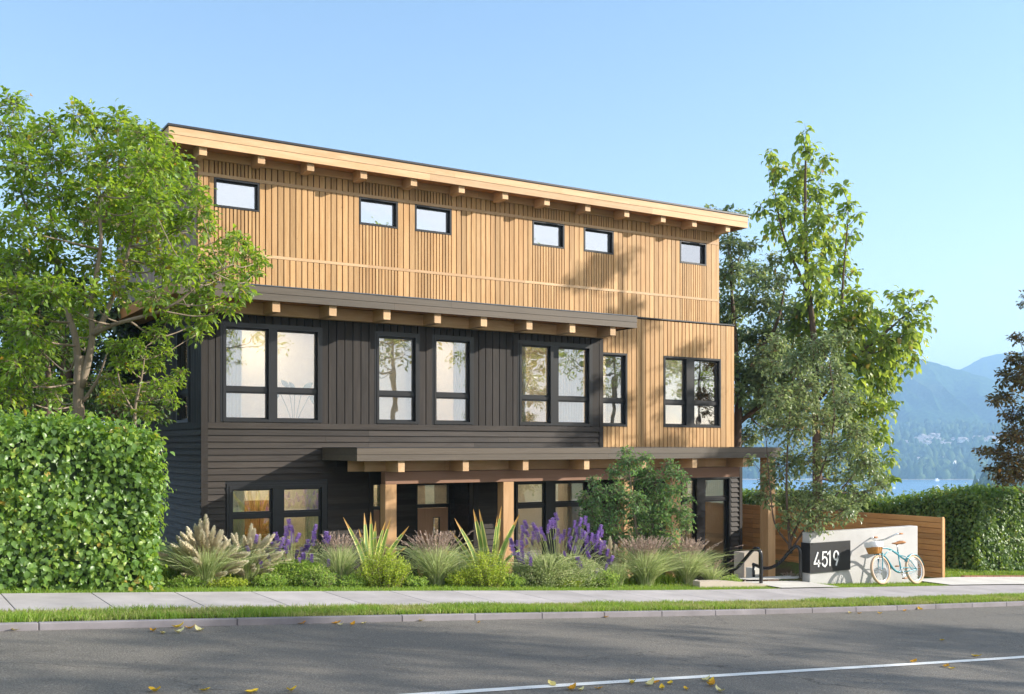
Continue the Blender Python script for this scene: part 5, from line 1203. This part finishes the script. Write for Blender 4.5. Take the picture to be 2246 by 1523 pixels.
# bronze leaved tree at the right border
TR_=26.
pr=[(2235,740,20),(2230,790,26),(2215,830,34),(2200,870,30),(2246,830,40),(2185,880,16),(2225,910,30),(2246,950,44),(2215,960,30),(2190,990,30),(2155,990,18),(2220,1010,44),(2180,1030,26),(2246,1040,40),(2205,1050,26),(2290,800,60),(2300,900,70),(2310,1000,70),(2340,700,60),(2290,660,50),(2380,620,70),(2380,780,70),(2330,560,50),(2400,900,80),(2400,1000,70),(2450,700,80),(2420,500,60),(2470,580,60),(2360,420,26),(2440,400,34),(2380,300,26),(2450,250,36),(2400,160,26),(2340,500,26),(2520,420,34),(2560,600,70),(2600,800,80),(2480,120,50),(2540,250,50)]
b10=P3(2380,1200,TR_)
tree('bronze_tree',(b10.x,b10.y,float(gz(b10.x,b10.y))),'bronze brown leaved tree cut off by the right edge above the hedge','tree',PF(pr,TR_,1.0,115,.7),[([P3(2380,1290,TR_),P3(2375,1100,TR_),P3(2370,900,TR_),P3(2380,700,TR_),P3(2390,560,TR_),P3(2400,350,TR_),P3(2420,160,TR_)],.18,.03),([P3(2375,1050,TR_),P3(2300,980,TR_),P3(2230,960,TR_)],.06,.02),([P3(2372,950,TR_),P3(2300,860,TR_),P3(2235,800,TR_)],.06,.02)],.12,M['leaf_plum'],M['bark_dark'],115,lw=.6,per=1.6,dens=.9,droop=.3,simple=True)
# trees across the street: they shade the road and show in the windows
def street_tree(u,v,s,label,src=None):
    if src is None:
        g=rng_(200); pf_=[]; 
        for i in range(46):
            a=g.uniform(0,6.28); r=g.random()**.5*3.3; z=8.8+g.uniform(-2.6,3.2); rr=r*(1-abs(z-8.4)/7)
            pf_.append((Vector((rr*math.cos(a),rr*math.sin(a),z)),g.uniform(.6,.95)))
        e,_=tree('street_tree',(0,0,0),label,'tree',pf_,[([(0,0,0),(0.1,0,3),(0,.1,6),(.1,0,11)],.2,.05)],.22,M['leaf_tall'],M['bark_dark'],200,per=1.3,dens=.2,simple=True); 
    else: e=copy_tree(src)
    e.location=(u,v,float(sl(u))-1.65); e.rotation_euler=(0,0,u*1.7); e.scale=(s,s,s); tag(e,label,'tree','trees across the street'); return e
s0=street_tree(22,-6,1.12,'tree on the opposite side of the street whose shadow falls on the road')
for (u,v,s) in ((29,-5.5,1.15),(36,-6.5,1.1),(43,-7,1.15),(14,-9,1.0),(4,-10,1.05),(-6,-11,1.0),(34,-14,1.2),(10,-17,1.2)): street_tree(u,v,s,'tree on the opposite side of the street whose shadow falls on the road',s0)

# trees added out of view to keep skylight off the left side wall
for (u,v,s) in ((-6,20,1.0),(-3.5,25,1.15),(-1,31,1.1),(-7,30,1.2)):
    e_=street_tree(u,v,s,'added unseen tree blocking skylight from the left side wall',s0); e_['group']='added skylight blocking trees out of view'

# ============================================================ LAKE, HILLS, MOUNTAINS, AIR
LZ=-50.0
def cam2w(x,t,z):
    rx=(x-CX)/F; return np.stack([(rx*CU+CV)*t,(-rx*CV+CU)*t,z],-1)
def vnoise(x,y,seed=0):
    xi=np.floor(x).astype(int); yi=np.floor(y).astype(int); fx=x-xi; fy=y-yi; fx=fx*fx*(3-2*fx); fy=fy*fy*(3-2*fy)
    def h(a,b): 
        n=(a*374761393+b*668265263+seed*1442695041)&0x7fffffff; n=((n^(n>>13))*1274126177)&0x7fffffff; return ((n^(n>>16))&0xffff)/65535.
    return (h(xi,yi)*(1-fx)+h(xi+1,yi)*fx)*(1-fy)+(h(xi,yi+1)*(1-fx)+h(xi+1,yi+1)*fx)*fy
def fbm(x,y,o=5,seed=0):
    s=0;a=.5
    for i in range(o): s=s+a*vnoise(x,y,seed+i); x=x*2.03+5.1;y=y*2.01+1.7;a*=.5
    return s
SK1=([300,900,1350,1500,1700,1850,1940,1990,2030,2075,2113,2150,2200,2300,2500,2900],[930,930,925,900,850,815,795,781,793,801,812,826,846,880,915,940])
SK2=([300,1400,1900,2050,2100,2125,2155,2185,2246,2330,2500,2900],[930,905,880,835,818,805,786,779,777,790,830,870])
xs=np.linspace(1250,2750,620); 
ds=np.concatenate([np.linspace(1500,2250,150),np.linspace(2256,3050,190),np.linspace(3070,4500,120)])
Xp,Dp=np.meshgrid(xs,ds)
top1=(978-np.interp(Xp,*SK1))/F*3000; top2=(978-np.interp(Xp,*SK2))/F*4200
shore=1535+14*np.sin(Xp*.03)
k0=smooth(shore,2250,Dp); foot=LZ-2+ (2+LZ*0+84)*k0**1.15+ (Dp<shore)*-1.5
foot=foot+(fbm(Xp*.012,Dp*.006,5,3)-.5)*26*k0
W=Xp+ (Dp-2700)*.10+(fbm(Xp*.006,Dp*.0025,3,41)-.5)*120
rid=1-np.abs(2*fbm(W*.0125+.0009*Dp,Dp*.0016,3,9)-1)*2.0
k1=smooth(2200,3000,Dp); back=1-smooth(3000,3800,Dp)*.8
m1=(top1-32)*np.where(Dp<3000,(np.clip((Dp-2230)/770,0,1))**1.05,back)
m1=m1*(1-.75*np.clip(1-rid,0,1)*np.sin(np.pi*np.clip(k1,0,1))**.7)
m1=m1+(fbm(Xp*.03,Dp*.01,5,5)-.5)*16*np.sin(np.pi*np.clip(k1,0,1))*(Dp<3050)
m2=(top2-30)*smooth(3150,4200,Dp)*(1-.5*smooth(4200,4500,Dp)); m2=m2*(1-.15*np.abs(fbm(Xp*.012,Dp*.001,4,19)-.5)*2*(1-smooth(4000,4200,Dp)))
Z=foot*(1-smooth(2300,3000,Dp)*0)+np.maximum(np.maximum(m1,0),np.maximum(m2-0,0))
Z=np.minimum(Z,np.where(Dp<1535,LZ-1.5,9e9))
P=cam2w(Xp,Dp,Z); n0,n1=len(ds),len(xs); idx=np.arange(n0*n1).reshape(n0,n1)
Fq=np.stack([idx[:-1,:-1],idx[:-1,1:],idx[1:,1:],idx[1:,:-1]],-1).reshape(-1,4)
def hillmat():
    t=NT('forested_slope'); v=t.coord(); f=t.noise(v,.004,6,.6); g_=t.noise(v,.06,5,.75); h=t.noise(v,.12,3,.7)
    c=t.ramp(g_,[(.38,(.02,.055,.02)),(.55,(.055,.12,.035)),(.7,(.12,.19,.06))]); c2=t.ramp(h,[(.3,(.05,.085,.03)),(.7,(.16,.17,.09))])
    c=t.mixc(t.ramp(f,[(.55,(0,0,0)),(.66,(.7,.7,.7))]),c,c2)
    return t.done(t.bsdf(c,.9,.1,bump=t.math('ADD',g_,h),bstr=1.,bdist=9))
M['slope']=hillmat()
hl=np_mesh('hills',P.reshape(-1,3),Fq,None,M['slope'],smooth_=True); tag(hl,kind='structure')
# headland on the near side at right
xs2=np.linspace(2060,2700,120); ds2=np.linspace(700,1000,60); Xq,Dq=np.meshgrid(xs2,ds2)
tp=(978-np.interp(Xq,[2060,2135,2150,2165,2200,2246,2400,2700],[1120,1082,1064,1048,1040,1030,1000,970]))/F*850
Zq=np.where(True,tp*0+LZ-4+(tp-LZ+4)*np.clip(1-((Dq-850)/140)**2,0,1)**.6,0)+(fbm(Xq*.05,Dq*.05,4,2)-.5)*5
P=cam2w(Xq,Dq,Zq); n0,n1=Xq.shape; idx=np.arange(n0*n1).reshape(n0,n1); Fq=np.stack([idx[:-1,:-1],idx[:-1,1:],idx[1:,1:],idx[1:,:-1]],-1).reshape(-1,4)
hd=np_mesh('headland_hill',P.reshape(-1,3),Fq,None,M['slope'],smooth_=True); tag(hd,kind='structure')
def watermat():
    t=NT('lake_water'); v=t.coord((1,1,1)); g_=t.noise(v,.05,5,.6); h=t.noise(t.coord((.4,1.6,1)),.02,4)
    return t.done(t.bsdf(t.ramp(h,[(.4,(.10,.24,.38)),(.6,(.14,.30,.46))]),.3,.5,bump=g_,bstr=.5,bdist=1.5))
m=MB(); m.pts([(-3000,-200,LZ),(5200,-200,LZ),(5200,5200,LZ),(-3000,5200,LZ)],[(0,1,2,3)],.5); o=m.build('lake',watermat()); tag(o,kind='structure')
# far forest: many small crowns
def crown_cloud(name,n,xr,dr,zf,size,seed,mat):
    g=rng_(seed); x=g.uniform(*xr,n); 
    d=dr[0]+(dr[1]-dr[0])*g.random(n)**1.3
    keep=fbm(x*.02,d*.012,3,33)>.42; x,d=x[keep],d[keep]; n=len(x); z=zf(x,d); C=cam2w(x,d,z); s=size*g.uniform(.55,1.3,n); tall=g.uniform(.9,2.2,n)
    base=np.array([[math.cos(a)*r,math.sin(a)*r,h] for h,r in ((0,.55),(.45,.9),(.95,.55)) for a in np.arange(0,6.28,6.2832/5)]+[[0,0,1.35]])
    fs=[]
    for L in range(2):
        for j in range(5): a=L*5+j;b=L*5+(j+1)%5; fs+=[(a,b,b+5),(a,b+5,a+5)]
    for j in range(5): fs.append((10+j,10+(j+1)%5,15))
    fs=np.array(fs); B=base[None]*np.stack([s,s,s*tall],1)[:,None]*(1+g.normal(0,.16,(n,16,1)))+C[:,None]
    o=np_mesh(name,B.reshape(-1,3),(np.arange(n)[:,None,None]*16+fs[None]).reshape(-1,3),np.repeat(g.random(n),len(fs)),mat); tag(o,kind='stuff'); return o
M['farleaf']=leafmat('far_crowns',[(0,(.014,.04,.02)),(.5,(.05,.10,.035)),(1,(.15,.21,.07))],.1,.8,.1)
def hz(x,d):
    i=np.clip(np.searchsorted(ds,d),0,len(ds)-1); j=np.clip(np.searchsorted(xs,x),0,len(xs)-1); return Z[i,j]-1
crown_cloud('far_forest',9000,(1560,2320),(1545,2300),hz,7.0,5,M['farleaf'])
crown_cloud('shore_woods',900,(1800,2300),(1542,1590),hz,8.5,6,M['farleaf'])
g=rng_(8); x=g.uniform(2100,2400,700); d=g.uniform(760,900,700); 
def hz2(x,d):
    i=np.clip(np.searchsorted(ds2,d),0,len(ds2)-1); j=np.clip(np.searchsorted(xs2,x),0,len(xs2)-1); return Zq[i,j]-1
crown_cloud('headland_forest',1400,(2130,2420),(770,870),hz2,3.2,7,M['farleaf'])
# shoreline
M['sand']=plain('pale_shore',(.55,.5,.42),.9,.1); m=MB(); 
for i in range(60):
    xa=1600+i*12; xb=xa+12; A=cam2w(np.array([xa,xb,xb,xa]),np.array([1531.,1531,1545,1545]),np.array([LZ+.3,LZ+.3,LZ+1.6,LZ+1.6])); m.pts([tuple(p) for p in A],[(0,1,2,3)],.5)
o=m.build('shore',M['sand']); tag(o,kind='structure')
# hillside houses
M['housewall']=plain('far_house_wall',(.88,.86,.82),.7,.2,.05); M['houseroof']=plain('far_house_roof',(.42,.36,.33),.7,.2,.2)
hb=MB(); hb.box(-7,7,-5,5,0,6,.5); hr=MB(); hr.pts([(-7.6,-5.6,6),(7.6,-5.6,6),(7.6,5.6,6),(-7.6,5.6,6),(-7,0,9.5),(7,0,9.5)],[(0,1,5,4),(2,3,4,5),(1,2,5),(3,0,4),(3,2,1,0)],.5)
h0=empty('hillside_house',(0,0,0)); w0=hb.build('wall',M['housewall'],h0); hr.build('roof',M['houseroof'],h0)
g=rng_(4); spots=[]
for (xa,xb,ya,yb,n) in ((1972,2062,972,983,24),(2000,2062,965,972,8),(2063,2085,978,985,4),(2090,2125,970,978,8),(2140,2190,970,980,9),(1935,1952,970,976,5),(1985,2005,984,987,4),(1960,2040,1028,1034,6),(1985,2110,1010,1022,7)):
    for i in range(n): spots.append((g.uniform(xa,xb),g.uniform(ya,yb)))
first=True
for (x,y) in spots:
    want=-(y-HY)/F; best=None
    dd=np.linspace(1560,2900,260); zz=hz(np.full(260,x),dd); j=np.where(zz/dd>=want)[0]
    d=dd[j[0]] if len(j) else 2250.; z=float(hz(np.array([x]),np.array([d]))[0]); c=cam2w(np.array(x),np.array(d),np.array(z+3.5))
    o=h0 if first else copy_tree(h0); first=False; o.location=[float(q_) for q_ in c]; o.rotation_euler=(0,0,g.uniform(-.9,.3)); s_=g.uniform(.6,1.15); o.scale=(s_,s_,s_)
    tag(o,'tiny pale house among the trees on the hazy slope across the lake','house','houses on the far hillside')
# boats
M['boatw']=plain('boat_white',(.85,.85,.85),.4,.5)
for i,(x,y,s_,lb) in enumerate([(2055,1055.5,5,'white boat near the far shore of the lake'),(2056,1070,4,'small white boat in the middle of the lake left of the headland'),(1961,1072,2.6,'tiny white speck of a boat at left on the lake')]):
    d=50/((y-HY)/F); c=cam2w(np.array(x),np.array(d),np.array(LZ)); e=empty('sailing_boat',[float(q_) for q_ in c],lb,'boat')
    m=MB(); m.pts([(-s_,-s_*.25,0),(s_*.7,-s_*.25,0),(s_,0,0),(s_*.7,s_*.25,0),(-s_,s_*.25,0),(-s_,-s_*.3,s_*.35),(s_*.8,-s_*.3,s_*.35),(s_*1.2,0,s_*.4),(s_*.8,s_*.3,s_*.35),(-s_,s_*.3,s_*.35)],[(0,1,6,5),(1,2,7,6),(2,3,8,7),(3,4,9,8),(4,0,5,9),(5,6,7,8,9)],.5); m.build('hull',M['boatw'],e)
    m=MB(); m.box(-s_*.5,s_*.3,-s_*.18,s_*.18,s_*.36,s_*.75,.5); m.build('cabin',M['boatw'],e)
# the air itself
m=MB(); m.box(-3600,6200,-260,6300,-62,420,.5); hzm=bpy.data.materials.new('haze'); hzm.use_nodes=True; t_=hzm.node_tree; t_.nodes.clear()
vo=t_.nodes.new('ShaderNodeVolumePrincipled'); vo.inputs['Density'].default_value=.00032; vo.inputs['Color'].default_value=(.45,.70,.98,1); vo.inputs['Anisotropy'].default_value=.1
oo=t_.nodes.new('ShaderNodeOutputMaterial'); t_.links.new(vo.outputs[0],oo.inputs['Volume']); o=m.build('haze',hzm); tag(o,kind='stuff')

# ------------------------------------------------------------ camera, light, world
cam=bpy.data.cameras.new('camera'); co=bpy.data.objects.new('camera',cam); COL.objects.link(co)
cam.lens=36*F/2246; cam.sensor_width=36; cam.sensor_fit='HORIZONTAL'; cam.shift_y=(HY-761.5)/2246; cam.clip_end=20000; cam.clip_start=.05
co.rotation_euler=(R(90),0,-R(31.81)); S.camera=co
sd=Vector((1.65,-1,.78)).normalized()
sun=bpy.data.lights.new('sun','SUN'); sun.energy=5.0; sun.angle=R(.5); sun.color=(1,.93,.82)
so=bpy.data.objects.new('sun',sun); COL.objects.link(so); so.rotation_euler=sd.to_track_quat('Z','Y').to_euler()
w=bpy.data.worlds.new('World'); S.world=w; w.use_nodes=True; nt=w.node_tree; nt.nodes.clear()
N=lambda ty,**k:(lambda n:[setattr(n,a,b) for a,b in k.items()] and n or n)(nt.nodes.new(ty))
sky=N('ShaderNodeTexSky',sky_type='NISHITA',sun_disc=False); sky.sun_elevation=math.asin(sd.z); sky.sun_rotation=math.atan2(sd.x,sd.y)
sky.altitude=60; sky.air_density=1.0; sky.dust_density=.1; sky.ozone_density=1.0
bg=N('ShaderNodeBackground'); bg.inputs['Strength'].default_value=.15
tc=N('ShaderNodeTexCoord'); sep=N('ShaderNodeSeparateXYZ'); nt.links.new(tc.outputs['Generated'],sep.inputs[0])
mp=N('ShaderNodeMapping'); mp.inputs['Scale'].default_value=(1,1,2.6); nt.links.new(tc.outputs['Generated'],mp.inputs[0])
nz=N('ShaderNodeTexNoise'); nz.inputs['Scale'].default_value=2.6; nz.inputs['Detail'].default_value=8; nz.inputs['Roughness'].default_value=.6; nt.links.new(mp.outputs[0],nz.inputs['Vector'])
rp=N('ShaderNodeValToRGB'); rp.color_ramp.elements[0].position=.24; rp.color_ramp.elements[1].position=.5; nt.links.new(nz.outputs['Fac'],rp.inputs[0])
mr=N('ShaderNodeMapRange'); mr.inputs[1].default_value=.1; mr.inputs[2].default_value=-.35; mr.inputs[3].default_value=0; mr.inputs[4].default_value=.95; nt.links.new(sep.outputs['Y'],mr.inputs[0])
mu=N('ShaderNodeMath',operation='MULTIPLY'); nt.links.new(rp.outputs[0],mu.inputs[0]); nt.links.new(mr.outputs[0],mu.inputs[1])
mx=N('ShaderNodeMix',data_type='RGBA'); nt.links.new(mu.outputs[0],mx.inputs[0]); tn=N('ShaderNodeMix',data_type='RGBA',blend_type='MULTIPLY'); tn.inputs[0].default_value=1; er=N('ShaderNodeValToRGB'); er.color_ramp.elements[0].position=.0; er.color_ramp.elements[0].color=(.56,.475,.435,1); er.color_ramp.elements[1].position=.5; er.color_ramp.elements[1].color=(.48,.515,.53,1); nt.links.new(sep.outputs['Z'],er.inputs[0]); dbl=N('ShaderNodeMix',data_type='RGBA',blend_type='ADD'); dbl.inputs[0].default_value=1; nt.links.new(er.outputs[0],dbl.inputs[6]); nt.links.new(er.outputs[0],dbl.inputs[7]); nt.links.new(dbl.outputs[2],tn.inputs[7]); nt.links.new(sky.outputs[0],tn.inputs[6]); nt.links.new(tn.outputs[2],mx.inputs[6]); mx.inputs[7].default_value=(5.4,5.5,5.8,1)
nt.links.new(mx.outputs[2],bg.inputs[0]); ow=N('ShaderNodeOutputWorld'); nt.links.new(bg.outputs[0],ow.inputs[0])
S.view_settings.view_transform='Standard'; S.view_settings.look='None'; S.view_settings.gamma=1; S.view_settings.exposure=.80
S.cycles.max_bounces=8; S.cycles.transparent_max_bounces=16; S.cycles.diffuse_bounces=4; S.cycles.glossy_bounces=4; S.cycles.volume_bounces=1
S.cycles.use_denoising=True; S.cycles.caustics_reflective=False; S.cycles.caustics_refractive=False
